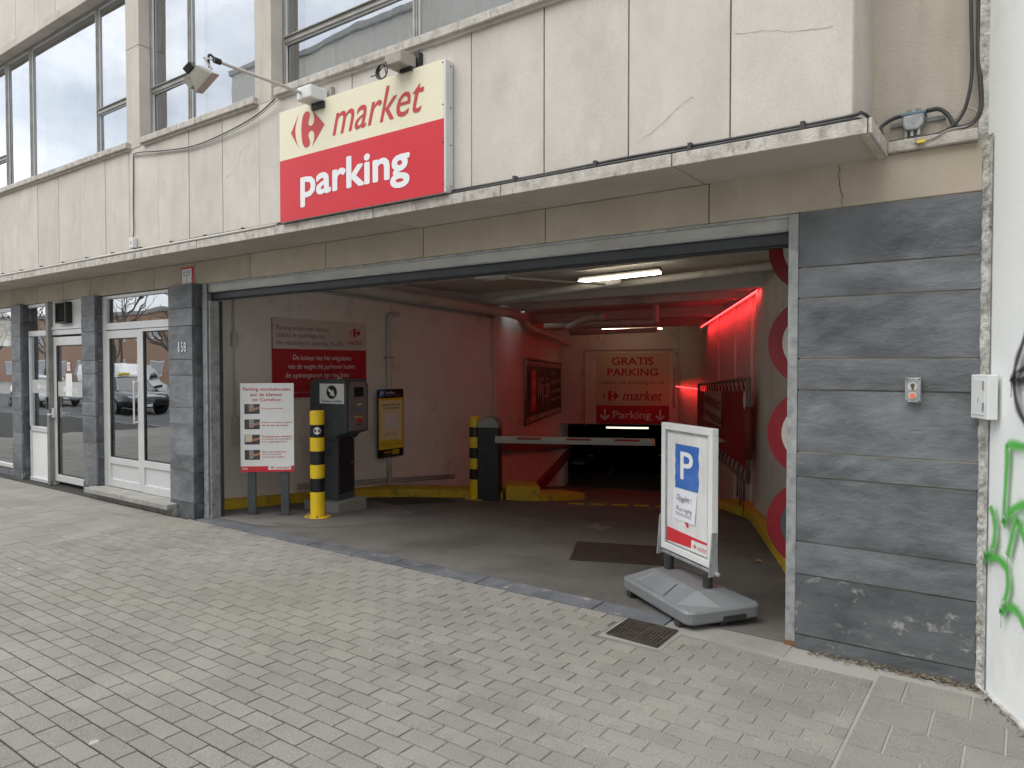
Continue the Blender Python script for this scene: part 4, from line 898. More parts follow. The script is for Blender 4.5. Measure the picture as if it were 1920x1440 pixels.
# ---- cables and clips along the canopy
def cable(pts, r, m, label, name='cable', n=6, seg=6, group=None): return tag(obj(name, MB().tube(crom(pts, n), r, seg), m, smooth=True), label, 'cable', group)
rr = random.Random(5)
def run(x0, x1, y, z, sag): 
    n = max(3, int(abs(x1-x0)/.6)); return [(x0+(x1-x0)*i/n, y, z+(rr.uniform(-sag, sag) if 0 < i < n else 0)) for i in range(n+1)]
upper_cable = cable(run(-19, -.80, 4.068, 3.012, .004)+[(-.72, 4.10, 3.03), (-.69, 4.3, 3.02)], .0095, 'cable', 'upper of the two black cables running along the canopy edge', n=4)
cable(run(-19, -.90, 4.056, 2.992, .003)+[(-.74, 4.08, 2.995), (-.69, 4.25, 2.99)], .0095, 'cable', 'lower of the two black cables running along the canopy edge', n=4)
pipe([(-5.5, 4.034, 2.992), (-8.2, 4.034, 2.995), (-12, 4.034, 2.992), (-19, 4.034, 2.996)], .0125, 'conduit', 'pale grey conduit along the canopy edge left of the sign', name='conduit', n=3, seg=8)
x = -1.0
while x > -12.5: obj('clip', MB().box(x-.012, x+.012, 4.040, 4.085, 2.982, 3.028), 'cable', upper_cable, bevel=.003); x -= .63
jb = thing('junction_box', 'small white junction box at the foot of the cable drop on the facade', 'junction box', (-8.09, 4.085, 3.03))
obj('case', MB().box(-8.13, -8.045, 4.03, 4.083, 3.03, 3.145), 'white_panel', jb, bevel=.006); obj('plate', MB().box(-8.10, -8.075, 4.026, 4.0298, 3.075, 3.10), 'flood_grey', jb)
cable([(-8.13, 4.06, 3.04), (-8.17, 4.06, 3.06), (-8.15, 4.065, 3.13), (-8.105, 4.072, 3.20), (-8.11, 4.075, 3.5), (-8.10, 4.075, 3.8), (-8.095, 4.075, 4.04), (-8.06, 4.07, 4.066), (-7.9, 4.068, 4.06), (-7.5, 4.068, 4.003), (-6.9, 4.066, 3.945), (-6.34, 4.06, 3.965), (-5.83, 4.045, 4.02), (-5.5, 4.03, 4.105)], .006, 'cable', 'thin dark cable climbing the facade and swinging across to the sign')
cable([(-8.09, 4.072, 4.055), (-7.5, 4.066, 3.985), (-6.9, 4.066, 3.93), (-6.34, 4.06, 3.945), (-5.83, 4.045, 4.0), (-5.47, 4.03, 4.09)], .005, 'cable_grey', 'thin grey cable slung beside the dark one across the facade')
# ---- distribution box and cables on the recessed wall
db = thing('distribution_box', 'grey and blue cable distribution box on the recessed wall at upper right', 'distribution box', (-.54, 4.6, 3.02))
obj('case', MB().prism([(-.592, 3.055), (-.575, 3.03), (-.515, 3.03), (-.49, 3.06), (-.488, 3.118), (-.594, 3.11)], -4.625, -4.55, Matrix.Rotation(R_(90), 4, 'X')), 'galv', db, bevel=.008)
obj('lid', MB().box(-.602, -.48, 4.548, 4.627, 3.112, 3.128), mat('faded_blue', (.10, .19, .27), (.16, .25, .32), 12, .6), db, bevel=.004)
obj('bracket_bar', MB().box(-.66, -.39, 4.612, 4.628, 3.078, 3.098), 'galv', db)
mb = MB()
for x in (-.565, -.52): mb.tube([(x, 4.588, 3.127), (x, 4.588, 3.15)], .012, 8)
for x in (-.578, -.548, -.515): obj('gland', MB().tube([(x, 4.575, 3.045), (x, 4.565, 2.995)], .009, 8), 'galv', db)
obj('lid_screw', mb, 'galv', db)
cable([(-.68, 4.45, 3.0), (-.70, 4.56, 3.075), (-.65, 4.585, 3.115), (-.60, 4.585, 3.125)], .011, 'cable', 'short black cable from the canopy up into the distribution box')
cable([(-.48, 4.585, 3.128), (-.42, 4.58, 3.125), (-.375, 4.575, 3.08), (-.345, 4.57, 3.02), (-.30, 4.57, 3.005), (-.25, 4.57, 3.03), (-.226, 4.57, 3.10), (-.232, 4.575, 3.25), (-.242, 4.58, 3.4), (-.245, 4.59, 4.0), (-.25, 4.59, 7)], .0125, 'cable', 'thick black cable looping right and up the corner by the white wall')
cable([(-.66, 4.57, 2.985), (-.5, 4.56, 2.982), (-.40, 4.56, 2.99), (-.33, 4.565, 3.04), (-.29, 4.57, 3.13), (-.27, 4.58, 3.30), (-.278, 4.585, 3.6), (-.285, 4.59, 4.2), (-.285, 4.59, 7)], .010, 'cable', 'black cable rising left of the thick cable at the upper right corner')
cable([(-.578, 4.565, 3.0), (-.572, 4.55, 2.97), (-.54, 4.53, 2.95), (-.50, 4.515, 2.945), (-.44, 4.515, 2.955), (-.36, 4.53, 2.99), (-.30, 4.56, 3.0), (-.255, 4.565, 3.02), (-.24, 4.57, 3.06), (-.27, 4.57, 3.095), (-.32, 4.57, 3.09), (-.345, 4.57, 3.05)], .005, 'cable_grey', 'thin grey cable with a yellow tag looping below the distribution box')
tag(obj('cable_tag', MB().box(-.515, -.475, 4.502, 4.511, 2.938, 2.953), 'park_yellow'), 'small yellow tag on the thin grey cable at upper right', 'tag')
# ---- fire hydrant plate
hy = thing('hydrant_plate', 'small white plate with a red frame above the dark pillar reading H150', 'sign', (-7.86, 4.555, 2.66))
FHy = Frame((-7.985, 4.548, 2.652), (1, 0, 0))
obj('plate', FHy.slab(0, .245, 0, .205, -.008, 0), 'redbtn', hy, bevel=.002); obj('face', FHy.rect(.022, .223, .022, .183, .001), 'paper_white', hy)
text(FHy, 'H150', (.05, .195, .128, .168), .002, 'letter_black', hy); obj('mark', FHy.pl([(.05, .108), (.195, .108), (.195, .115), (.05, .115)], .002), 'letter_black', hy); obj('mark', FHy.rect(.118, .126, .062, .107, .002), 'letter_black', hy); text(FHy, '7', (.105, .13, .03, .056), .002, 'letter_black', hy); text(FHy, '2', (.136, .148, .03, .044), .002, 'letter_black', hy)
# ---- key switch box on the slate pier
FK = Frame((-.5565, YF, 1.522), (1, 0, 0))
ks = thing('key_switch', 'grey key switch box with an orange button on the slate pier', 'switch', FK.p(.04, 0))
obj('case', FK.slab(0, .076, 0, .136, .006, .062), 'galv', ks, bevel=.004)
def disc(fr, a, b, r, n0, n1, seg=20): return MB().prism([(a+r*math.cos(2*math.pi*i/seg), b+r*math.sin(2*math.pi*i/seg)) for i in range(seg)], n0, n1, fr.mx)
obj('key_plate', disc(FK, .037, .087, .024, .0622, .065), 'alu', ks); obj('key_barrel', disc(FK, .038, .095, .0105, .0652, .072), 'brass', ks); obj('key_tail', FK.slab(.033, .043, .068, .09, .0652, .070), 'brass', ks)
bz = obj('button_ring', disc(FK, .038, .037, .0205, .0622, .068), 'alu', ks); obj('button', disc(FK, .038, .037, .0145, .0682, .071), 'orange', bz)
mb = MB()
for a, b in ((.008, .128), (.068, .128), (.008, .008), (.068, .008)): mb.add(disc(FK, a, b, .004, .0622, .0632, 8).v, disc(FK, a, b, .004, .0622, .0632, 8).f)
obj('screw', mb, 'black_plastic', ks)

# ---- info board on two posts
ia = R_(42); FI = Frame((-7.27-.305*math.cos(ia), 5.18-.305*math.sin(ia), .478), (math.cos(ia), math.sin(ia), 0))
ib = thing('info_board', 'white parking instruction board with a red foot on two dark posts', 'sign', onfloor(-7.27, 5.18))
IW, IH = .612, 1.045
obj('board', FI.slab(0, IW, 0, IH, -.02, 0), 'paper_white', ib, bevel=.003); obj('red_foot', FI.rect(0, IW, 0, .068, .0012), 'red', ib); obj('logo_field', FI.rect(.315, .575, .025, .072, .002), 'paper_white', ib)
logo(FI, (.328, .392, .036, .066), .003, 'logo_red', ib); text(FI, 'market', (.405, .560, .034, .068), .003, 'logo_red', ib, .004, .3); text(FI, 'Info', (.022, .082, .030, .055), .003, 'letter_white', ib, .02)
for s_, bx__ in (('Parking voorbehouden', (.035, .578, .945, .995)), ('aan de klanten', (.115, .478, .893, .932)), ('van Carrefour.', (.130, .476, .833, .872))): text(FI, s_, bx__, .002, 'logo_red', ib, .012)
rows = ((.685, ['Druk op de knop.']), (.505, ['Neem uw ticket en geef', 'dit af aan de kassa.']), (.325, ['De kassierster valideert', 'uw ticket en bezorgt u', 'het uitgangsticket.']), (.145, ['Scan uw ticket aan', 'de console bij', 'het buitenrijden.']))
for i, (b, tx) in enumerate(rows):
    ph = obj('photo', FI.rect(.048, .222, b, b+.115, .0015), 'photo_dark', ib)
    obj('pictured_machine', FI.rect((.10, .10, .055, .10)[i], (.155, .155, .135, .150)[i], b+(.03, .02, .03, .015)[i], b+.112, .0022), ('photo_grey', 'photo_grey', 'cream_dull', 'photo_grey')[i], ph)
    obj('pictured_hand', FI.pl([(.12, b+.045), (.15, b+.068), (.22, b+.085), (.22, b+.055), (.16, b+.04)], .003), 'skin', ph)
    for j, ln in enumerate(tx):
        w_ = .0155*len(ln); text(FI, ln, (.245, min(.245+w_, .588), b+.066-.032*j+.016*(len(tx)-2), b+.066-.032*j+.016*(len(tx)-2)+.022), .002, 'logo_red', ib, .014)
for a in (.118, .497):
    q = FI.p(a, 0, -.045); z = floor_z(q.x, q.y)
    mb = MB(); mx_ = Matrix.Translation((q.x, q.y, 0)) @ Matrix.Rotation(ia, 4, 'Z'); mb.box(-.045, .045, -.024, .024, z+.014, 1.2, mx_)
    p_ = obj('post', mb, 'anthracite', ib, bevel=.004); f_ = obj('foot_plate', MB().box(-.075, .075, -.075, .06, z+.001, z+.0138, mx_), 'anthracite', p_)
# ---- striped bollards
def bollard(x, y, label, sticker):
    z = floor_z(x, y); t = thing('bollard', label, 'bollard', (x, y, z), 'yellow and black striped steel bollards')
    hs = [0.02, .31, .47, .63, .79, .95, 1.10, 1.265]
    for i in range(7): obj('band', MB().lathe([(.0846, hs[i]+z), (.0846, hs[i+1]+z)] if i < 6 else [(.0846, hs[6]+z), (.0846, 1.25+z), (.078, 1.262+z), (.03, 1.264+z)], (x, y, 0), 28), 'yellow' if i % 2 == 0 else 'band_black', t, smooth=False)
    fp = obj('foot_plate', MB().lathe([(.155, z), (.155, z+.016), (.09, z+.018)], (x, y, 0), 28), 'yellow', t)
    for k in range(6):
        a = k*1.047+.3; obj('bolt', MB().lathe([(.013, z+.018), (.013, z+.034), (.007, z+.035), (.007, z+.045)], (x+.125*math.cos(a), y+.125*math.sin(a), 0), 6), 'galv', fp)
    if sticker:
        d = Vector((-x, -y, 0)).normalized(); ang = math.atan2(d.y, d.x); mb = MB(); N_ = 18; rs = .042; c0 = 1.03+z
        P = []
        for i in range(N_):
            q = 2*math.pi*i/N_; al = ang+rs*math.cos(q)/.0852; P.append((x+.0854*math.cos(al), y+.0854*math.sin(al), c0+rs*math.sin(q)))
        mb.add([(x+.0856*math.cos(ang), y+.0856*math.sin(ang), c0)]+P, [(0, 1+i, 1+(i+1) % N_) for i in range(N_)]); obj('sticker', mb, 'letter_white', t)
        vs, fs = text_geo('RABB', 0); mx0 = min(v[0] for v in vs); mx1 = max(v[0] for v in vs); my = max(v[1] for v in vs)
        mb = MB(); mb.add([(x+.0862*math.cos(ang+((u-mx0)/(mx1-mx0)-.5)*.05/.086), y+.0862*math.sin(ang+((u-mx0)/(mx1-mx0)-.5)*.05/.086), c0-.007+v/my*.014) for u, v in vs], fs); obj('lettering', mb, 'cable_grey', t)
bollard(-6.80, 5.53, 'near yellow and black striped bollard with a round white sticker', True)
bollard(-6.80, 8.50, 'far yellow and black striped bollard in front of the barrier cabinet', False)
# ---- ticket machine
tm = thing('ticket_machine', 'anthracite ticket machine with a white Ticket HIER notice on a concrete plinth', 'ticket machine', (-7.2, 6.2, floor_z(-7.2, 6.2)))
TA = R_(8); TO = Vector((-7.0, 6.0, 0)); ex = Vector((math.cos(TA), math.sin(TA), 0)); ey = Vector((-math.sin(TA), math.cos(TA), 0))
TX = Matrix(((ex.x, ey.x, 0, TO.x), (ex.y, ey.y, 0, TO.y), (0, 0, 1, 0), (0, 0, 0, 1)))
obj('plinth', MB().box(-.44, .12, -.12, .42, -.25, .035, TX), 'concrete', tm, bevel=.008)
bd = obj('lower_body', MB().box(-.38, 0, 0, .335, .036, 1.0, TX), 'anthracite', tm, bevel=.008)
obj('service_door', MB().box(.0005, .006, .03, .305, .12, .84, TX), 'black_plastic', bd, bevel=.002)
side = [(-.40, .80), (-.02, .80), (.035, .86), (.17, .90), (.175, 1.48), (.13, 1.56), (-.36, 1.56), (-.42, 1.50), (-.42, .86)]
mxs = TX @ Matrix(((1, 0, 0, 0), (0, 0, -1, 0), (0, 1, 0, 0), (0, 0, 0, 1)))
hd_ = obj('head', MB().prism(side, -.40, .03, mxs), 'anthracite', tm, bevel=.012)
con = obj('console', MB().prism([(.02, .92), (.35, .92), (.35, 1.47), (.31, 1.53), (.06, 1.53), (.02, 1.47)], .176, .184, TX @ Matrix(((0, 0, 1, 0), (1, 0, 0, 0), (0, 1, 0, 0), (0, 0, 0, 1)))), 'machine_panel', tm)
FC = Frame(TX @ Vector((.184, .0, 0)), ey)
obj('display', FC.rect(.11, .29, 1.34, 1.46, .001), 'car_glass', con); obj('slot', FC.slab(.17, .25, 1.235, 1.25, .0005, .004), 'letter_white', con); obj('slot', FC.slab(.15, .24, 1.17, 1.195, .0005, .004), 'blue', con)
obj('slot', FC.slab(.12, .26, 1.082, 1.093, .0005, .006), 'park_yellow', con); obj('push_button', disc(FC, .205, 1.04, .026, .0005, .025), 'redbtn', con); obj('slot', FC.slab(.14, .24, .982, .992, .0005, .004), 'black_plastic', con)
FT = Frame(TX @ Vector((-.42, -.0302, 0)), ex)
nb_ = obj('notice', FT.rect(.17, .565, 1.255, 1.505, .003), 'paper_white', tm)
obj('notice_disc', disc(FT, .368, 1.40, .085, .0035, .004, 28), 'letter_black', nb_)
obj('arrow', FT.pl([(.305, 1.42), (.325, 1.448), (.375, 1.412), (.392, 1.436), (.420, 1.345), (.335, 1.362), (.352, 1.383)][::-1], .005), 'letter_white', nb_); text(FT, 'Ticket HIER', (.20, .535, 1.272, 1.30), .004, 'letter_black', nb_, .012)
mb = MB()
for z in (.95, .98, 1.01, 1.04, .60, .63, .66, .69): FT.slab(.20, .34, z, z+.008, -.0+.0005 if z > .8 else -.029, .003 if z > .8 else -.0275, mb)
obj('louvre', mb, 'black_plastic', tm)
obj('beacon', MB().box(-.12, -.08, .15, .19, 1.561, 1.585, TX), 'cream_dull', tm)
# ---- ParkBee board
FP = Frame((LX+.086, 7.628, .325), (0, 1, 0))
pb = thing('parking_app_sign', 'black and yellow scan-to-park board on the downpipe of the left wall', 'sign', FP.p(.27, 0))
def rrect(a0, a1, b0, b1, r, n=5):
    o = []
    for cx, cy, s in ((a1-r, b1-r, 0), (a0+r, b1-r, 90), (a0+r, b0+r, 180), (a1-r, b0+r, 270)):
        for i in range(n+1): o.append((cx+r*math.cos(R_(s+90*i/n)), cy+r*math.sin(R_(s+90*i/n))))
    return o
obj('board', MB().prism(rrect(0, .545, 0, 1.045, .03), -.012, 0, FP.mx), 'band_black', pb); obj('yellow_field', FP.rect(.012, .533, .125, .91, .0012), 'park_yellow', pb); obj('pale_field', FP.rect(.035, .51, .265, .872, .002), 'park_pale', pb)
obj('code_field', FP.rect(.145, .40, .44, .68, .003), 'paper_white', pb)
ps = obj('parking_symbol', FP.rect(.015, .145, .925, 1.03, .0015), 'blue', pb); text(FP, 'P', (.045, .115, .94, 1.015), .003, 'letter_white', ps, .02)
text(FP, 'ParkBee', (.165, .36, .972, 1.012), .002, 'letter_white', pb, .012); text(FP, 'Reserve your parking space', (.165, .50, .940, .958), .002, 'letter_white', pb)
text(FP, 'Scan the QR code', (.075, .475, .785, .825), .003, 'letter_black', pb, .01); text(FP, 'to start parking', (.105, .455, .735, .777), .003, 'letter_black', pb, .01)
text(FP, 'Don\'t scan? Visit', (.16, .39, .365, .39), .003, 'letter_grey', pb); text(FP, 'parkbee.com/14732', (.12, .42, .33, .355), .003, 'letter_grey', pb)
text(FP, 'Parking garage operator', (.03, .30, .215, .23), .002, 'letter_black', pb); text(FP, 'Questions', (.36, .51, .215, .23), .002, 'letter_black', pb); text(FP, 'Need help? Call us 24/7', (.03, .28, .175, .193), .002, 'letter_black', pb, .012); text(FP, '+32 78 48 31 20', (.34, .51, .18, .198), .002, 'letter_black', pb, .01)
text(FP, 'yellow', (.12, .29, .055, .10), .002, 'park_yellow', pb, .015, .2); obj('brick_field', FP.pl([(.29, .045), (.44, .045), (.45, .105), (.30, .105)], .0015), 'park_yellow', pb); text(FP, 'brick', (.305, .425, .055, .095), .003, 'letter_black', pb, .015, .2); text(FP, 'Fees and terms apply', (.12, .43, .025, .038), .002, 'letter_white', pb)
# ---- tow-away sign on the left wall
FL_ = Frame((LX+.022, 5.82, 1.30), (0, 1, 0)); LW, LH = 1.635, 1.055
tw = thing('wall_sign', 'wide grey and red notice about towing costs on the left garage wall', 'sign', FL_.p(LW/2, 0))
obj('board', FL_.slab(0, LW, 0, LH, -.02, -.001), 'deep_red', tw); obj('grey_field', FL_.rect(0, LW, .655, LH, 0), 'grey_sign', tw); obj('red_field', FL_.rect(0, LW, 0, .655, 0), 'red_dull', tw)
text(FL_, 'Parking enkel voor klanten', (.06, .93, .885, .97), .002, 'letter_grey', tw); text(FL_, 'tijdens de openingsuren:', (.06, .88, .79, .875), .002, 'letter_grey', tw); text(FL_, 'van maandag tot zaterdag, 9u-20u', (.06, 1.19, .69, .775), .002, 'letter_grey', tw)
logo(FL_, (1.31, 1.53, .845, .975), .002, 'red_dull', tw); text(FL_, 'market', (1.27, 1.565, .735, .815), .002, 'red_dull', tw, .004, .3)
text(FL_, 'De kosten van het wegslepen', (.32, 1.34, .485, .575), .002, 'letter_white', tw, -.004, .05, jitter=.004); text(FL_, 'van de wagen bij parkeren buiten', (.24, 1.41, .365, .455), .002, 'letter_white', tw, -.004, .05, jitter=.004); text(FL_, 'de openingsuren zijn ten laste', (.20, 1.30, .245, .335), .002, 'letter_white', tw, -.004, .05, jitter=.004)
text(FL_, 'Voor toegang doet u navraag in de winkel', (.30, 1.35, .05, .08), .002, 'grey_sign', tw)
# ---- barrier cabinet and boom
bc = thing('barrier', 'dark barrier cabinet with a white and red boom lowered across the ramp', 'barrier', onfloor(-6.62, 8.62))
BX = Matrix.Translation((-6.64, 8.66, 0)) @ Matrix.Rotation(ua, 4, 'Z'); zb = floor_z(-6.64, 8.66)
obj('cabinet', MB().box(-.16, .16, -.15, .17, zb, .80, BX), 'black_plastic', bc, bevel=.012)
hood = [(-.17, .80)]+[(-.17*math.cos(R_(a)), .80+.16*math.sin(R_(a))) for a in range(15, 180, 15)]+[(.17, .80)]
obj('hood', MB().prism(hood, -.19, .17, BX @ Matrix(((1, 0, 0, 0), (0, 0, -1, 0), (0, 1, 0, 0), (0, 0, 0, 1)))), 'machine_panel', bc, bevel=.006)
M['boom_paint'] = mat('boom_paint', (.36, .35, .32), (.44, .43, .40), 4, .6)
bm_ = obj('boom', MB().prism([(-.03, -.05), (.03, -.05), (.035, .0), (.02, .05), (-.02, .05), (-.035, .0)], .12, 2.42, BX @ Matrix.Translation((0, -.17, .63)) @ Matrix(((0, 0, 1, 0), (1, 0, 0, 0), (0, 1, 0, 0), (0, 0, 0, 1)))), 'boom_paint', bc)
for a in (.45, 1.18, 1.88): obj('red_stripe', MB().box(a, a+.36, -.209, -.198, .638, .668, BX), 'deep_red', bm_)
obj('boom_cap', MB().box(2.421, 2.46, -.205, -.135, .58, .68, BX), 'orange', bm_, bevel=.008)

# ---- GRATIS PARKING sign on the back wall
FG = Frame(uvz(23.58, -1.245, -.145), VD); GW, GH = 2.33, 2.295
gs = thing('free_parking_sign', 'square cream and red sign on the back wall reading GRATIS PARKING', 'sign', FG.p(GW/2, 0))
obj('board', FG.slab(0, GW, 0, GH, -.02, -.001), 'alu', gs); obj('cream_field', FG.rect(0, GW, .60, GH, 0), 'cream_dull', gs); obj('red_field', FG.rect(0, GW, 0, .60, 0), 'red_dull', gs)
text(FG, 'GRATIS', (.50, 1.83, 1.91, 2.16), .003, 'red_dull', gs, .02); text(FG, 'PARKING', (.36, 1.97, 1.56, 1.80), .003, 'red_dull', gs, .02); text(FG, 'tijdens uw aankoop in uw', (.15, 2.18, 1.24, 1.42), .003, 'letter_grey', gs)
logo(FG, (.20, .74, .73, 1.09), .003, 'red_dull', gs); text(FG, 'market', (.85, 2.12, .76, 1.08), .003, 'deep_red', gs, .006, .3); text(FG, 'Parking', (.54, 1.77, .10, .42), .003, 'letter_white', gs, .02)
for a in (.28, 2.05):
    mb = MB(); FG.rect(a-.03, a+.03, .16, .48, .003, mb); FG.pl([(a, .10), (a+.16, .25), (a+.115, .30), (a, .19), (a-.115, .30), (a-.16, .25)], .0036, mb); obj('arrow', mb, 'letter_white', gs)
pipe([FG.p(-.38, -.1, .02), FG.p(-.38, 2.35, .02), FG.p(-.34, 2.39, .02), FG.p(2.5, 2.41, .02)], .02, n=1, label='thin conduit framing the GRATIS PARKING sign on the back wall', name='conduit', seg=6)
pipe([FG.p(2.48, .55, .02), FG.p(2.48, 1.85, .02)], .035, n=1, label='short white pipe right of the GRATIS PARKING sign', name='wall_pipe', seg=8)
tag(obj('wall_camera', FG.slab(2.45, 2.62, 2.28, 2.40, .02, .14), 'white_panel', bevel=.01), 'small white camera at the corner above the GRATIS PARKING sign', 'camera')
# ---- banner frames
def framed_banner(fr, w, z0l, z1l, z0r, z1r, name, label, mat_, inset, tz):
    """tube frame whose top and bottom follow the slope; cloth laced inside"""
    t = thing(name, label, 'banner', fr.p(w/2, z0l))
    c = [fr.p(0, z0l, .06), fr.p(w, z0r, .06), fr.p(w, z1r, .06), fr.p(0, z1l, .06)]
    obj('frame_tube', MB().tube([c[3], c[2]], .03, 8).tube([c[0], c[1]], .03, 8), 'tube_steel', t, smooth=True); obj('frame_post', MB().tube([c[0], c[3]], .032, 8), 'tube_steel', t, smooth=True); obj('frame_post', MB().tube([c[1], c[2]], .032, 8), 'tube_steel', t, smooth=True)
    bl = lambda a, b: (c[0]*(1-a)+c[1]*a)*(1-b)+(c[3]*(1-a)+c[2]*a)*b
    P = []; n_ = 20
    for i in range(n_+1):
        for j in range(5):
            a = inset[0]+(1-2*inset[0])*i/n_; b = inset[1]+(1-2*inset[1])*j/4; P.append(bl(a, b)+fr.N*(.012*math.sin(i*1.3+j)))
    cl = obj('cloth', MB().add(P, [(i*5+j, (i+1)*5+j, (i+1)*5+j+1, i*5+j+1) for i in range(n_) for j in range(4)]), mat_, t, smooth=True)
    mb = MB()
    for i in range(16):
        a = inset[0]+(1-2*inset[0])*(i+.5)/16
        for b, bb in ((1, 1-inset[1]), (0, inset[1])):
            mb.tube([bl(a-.008, bb), bl(a, b)+fr.N*.03, bl(a+.008, bb)], .006, 4)
    obj('lacing', mb, 'cable', t)
    return t, bl
FR = Frame(uvz(18.4, 1.62), -UD)
rbn, bl = framed_banner(FR, 8.0, -.10, 1.27, .10, 1.55, 'laced_banner', 'red price-cut banner laced in a steel tube frame on the right wall', 'banner_red', (.02, .12), 0)
o_ = MB(); o_.poly([bl(.20, .42)+FR.N*.02, bl(.62, .42)+FR.N*.02, bl(.62, .88)+FR.N*.02, bl(.20, .88)+FR.N*.02]); obj('white_panel', o_, 'round_white', rbn)
FRt = Frame(FR.p(0, 0, .085), -UD)
text(FRt, 'CARREFOUR VERLAAGT', (1.7, 4.9, .90, 1.08), 0, 'red_dull', rbn, .02); text(FRt, 'UW WINKELPRIJZEN', (1.9, 4.9, .60, .78), 0, 'red_dull', rbn, .02)
obj('white_arrow', MB().poly([bl(.30, .28)+FR.N*.02, bl(.72, .28)+FR.N*.02, bl(.40, .10)+FR.N*.02]), 'round_white', rbn)
rp_ = obj('red_sleeve', MB().tube([FR.p(8.0, .42, .06), FR.p(8.0, 1.16, .06)], .05, 10), 'red_wall_paint', rbn, smooth=True); obj('taped_note', disc(FR, 7.9, 1.25, .13, .10, .104), 'paper_white', rbn)
mb = MB()
for k, (a, l) in enumerate(((7.2, .35), (7.5, .42), (7.75, .6), (7.85, .3))):
    mb.tube(crom([FR.p(a, .10, .09), FR.p(a+.06, .10-l*.6, .09), FR.p(a-.05, .10-l, .09), FR.p(a-.10, .05-l*.3, .09)], 5), .006, 4)
obj('loose_cord', mb, 'cable', rbn)
FBn = Frame(uvz(16.5, -2.565), (UD+VD*.0148).normalized())
kbn, bl = framed_banner(FBn, 7.4, .36, 1.90, .24, 1.80, 'laced_banner', 'black banner with white script laced in a wire frame on the left ramp wall', 'banner_black', (.03, .10), 0)
FBt = Frame(FBn.p(0, 0, .08), FBn.R)
obj('red_tab', FBt.rect(.75, 1.55, .62, 1.62, 0), 'redbtn', kbn); text(FBt, 'act', (.85, 1.4, 1.2, 1.4), .004, 'letter_white', kbn); text(FBt, 'for', (.9, 1.35, .85, 1.05), .004, 'letter_white', kbn)
text(FBt, 'Wij zijn', (1.75, 4.2, .65, 1.45), .0, 'round_white', kbn, 0, .1)
for j, (a, b, s_) in enumerate(((4.5, 5.5, 'elke dag'), (4.5, 6.9, 'samen voor u'), (4.5, 6.8, 'vers en lokaal'), (4.5, 7.0, 'maandag tot zaterdag'))): text(FBt, s_, (a, b, 1.45-.26*j, 1.58-.26*j), 0, 'round_white', kbn)
text(FBt, 'unics', (.55, 1.2, .42, .54), 0, 'round_white', kbn)
# ---- round prohibition signs stacked behind the right-hand rail
rpost = thing('sign_post', 'dark steel post behind the right door rail carrying round signs', 'post', onfloor(-1.10, 5.32)); obj('post', MB().tube([(-1.12, 5.34, -.05), (-1.12, 5.34, 2.95)], .03, 10), 'galv', rpost); obj('base_plate', MB().box(-1.22, -1.02, 5.26, 5.42, -.05, -.035), 'galv', rpost)
for i, (z, k) in enumerate(((2.55, 0), (1.888, 0), (1.245, 0), (.60, 1))):
    Fd = Frame((-1.215, 5.29, z), (1, 0, 0))
    t = thing('round_sign', ['topmost red ringed round sign half hidden at the right rail', 'second round sign from the top with a red ring at the right rail', 'third round sign from the top with a red ring and pale centre', 'lowest round sign with a red ring and dark blue centre near the floor'][i], 'sign', Fd.p(0, 0), 'stack of round red-ringed signs')
    obj('ring', disc(Fd, 0, 0, .315, -.004, 0, 40), 'round_red', t); obj('centre', disc(Fd, 0, 0, .215, .0005, .0015, 36), 'round_blue' if k else 'round_white', t)
mb = MB().tube(crom([(-1.36, 5.24, 2.64), (-1.355, 5.22, 2.3), (-1.33, 5.2, 2.0), (-1.29, 5.2, 1.75), (-1.27, 5.2, 1.55)], 30), [.017+.004*(i % 2) for i in range(121)], 8)
tag(obj('flexible_conduit', mb, 'black_rubber'), 'black ribbed flexible conduit hanging beside the round signs', 'conduit')

# ---- standing P sign on a moulded base
pa = R_(-35); PO = Vector((-1.97, 4.90, 0)); px_ = Vector((math.cos(pa), math.sin(pa), 0)); FPk = Frame(PO, px_)
pk = thing('pavement_sign', 'white framed parking sign on springs over a grey moulded base', 'sign', (PO.x, PO.y, .0))
PM = Matrix.Translation((PO.x, PO.y, 0)) @ Matrix.Rotation(pa, 4, 'Z')
# moulded water-filled base: lofted rounded tiers with a raised spine along the long axis
def loft(rings, mx, cap=True):
    mb = MB(); n = len(rings[0]); vs = [mx @ Vector(p) for r in rings for p in r]; fs = [(i*n+j, i*n+(j+1) % n, (i+1)*n+(j+1) % n, (i+1)*n+j) for i in range(len(rings)-1) for j in range(n)]
    if cap: fs += [tuple(range(n-1, -1, -1)), tuple((len(rings)-1)*n+j for j in range(n))]
    return mb.add(vs, fs)
def rr3(hx, hy, r, z): return [(a, b, z) for a, b in rrect(-hx, hx, -hy, hy, r, 4)]
lo = loft([rr3(.435, .275, .06, .030), rr3(.452, .292, .065, .045), rr3(.455, .295, .065, .112), rr3(.442, .282, .06, .128)], PM)
base = obj('base', lo, 'base_grey', pk, bevel=.004)
sp_ = MB()
sec = [(-.42, .275, .127, .03), (-.30, .275, .205, .14), (.28, .275, .205, .14), (.435, .275, .127, .03)]
P = []
for x, hy, zt, ht in sec: P += [(x, -hy+.005, .1265), (x, -ht*.75, zt), (x, ht*.75, zt), (x, hy-.005, .1265)]
sp_.add([PM @ Vector(p) for p in P], [(4*i+j, 4*i+4+j, 4*i+5+j, 4*i+1+j) for i in range(3) for j in range(3)])
obj('base_spine', sp_, 'base_grey', base, bevel=.012)
rc = MB(); rc.box(-.16, .15, -.275, -.12, .1135, .1155, PM); obj('filler_cap', disc(Frame(PM @ Vector((.02, .05, .2055)), px_, Vector((0, 1, 0))), 0, 0, .035, 0, .004), 'base_grey', base)
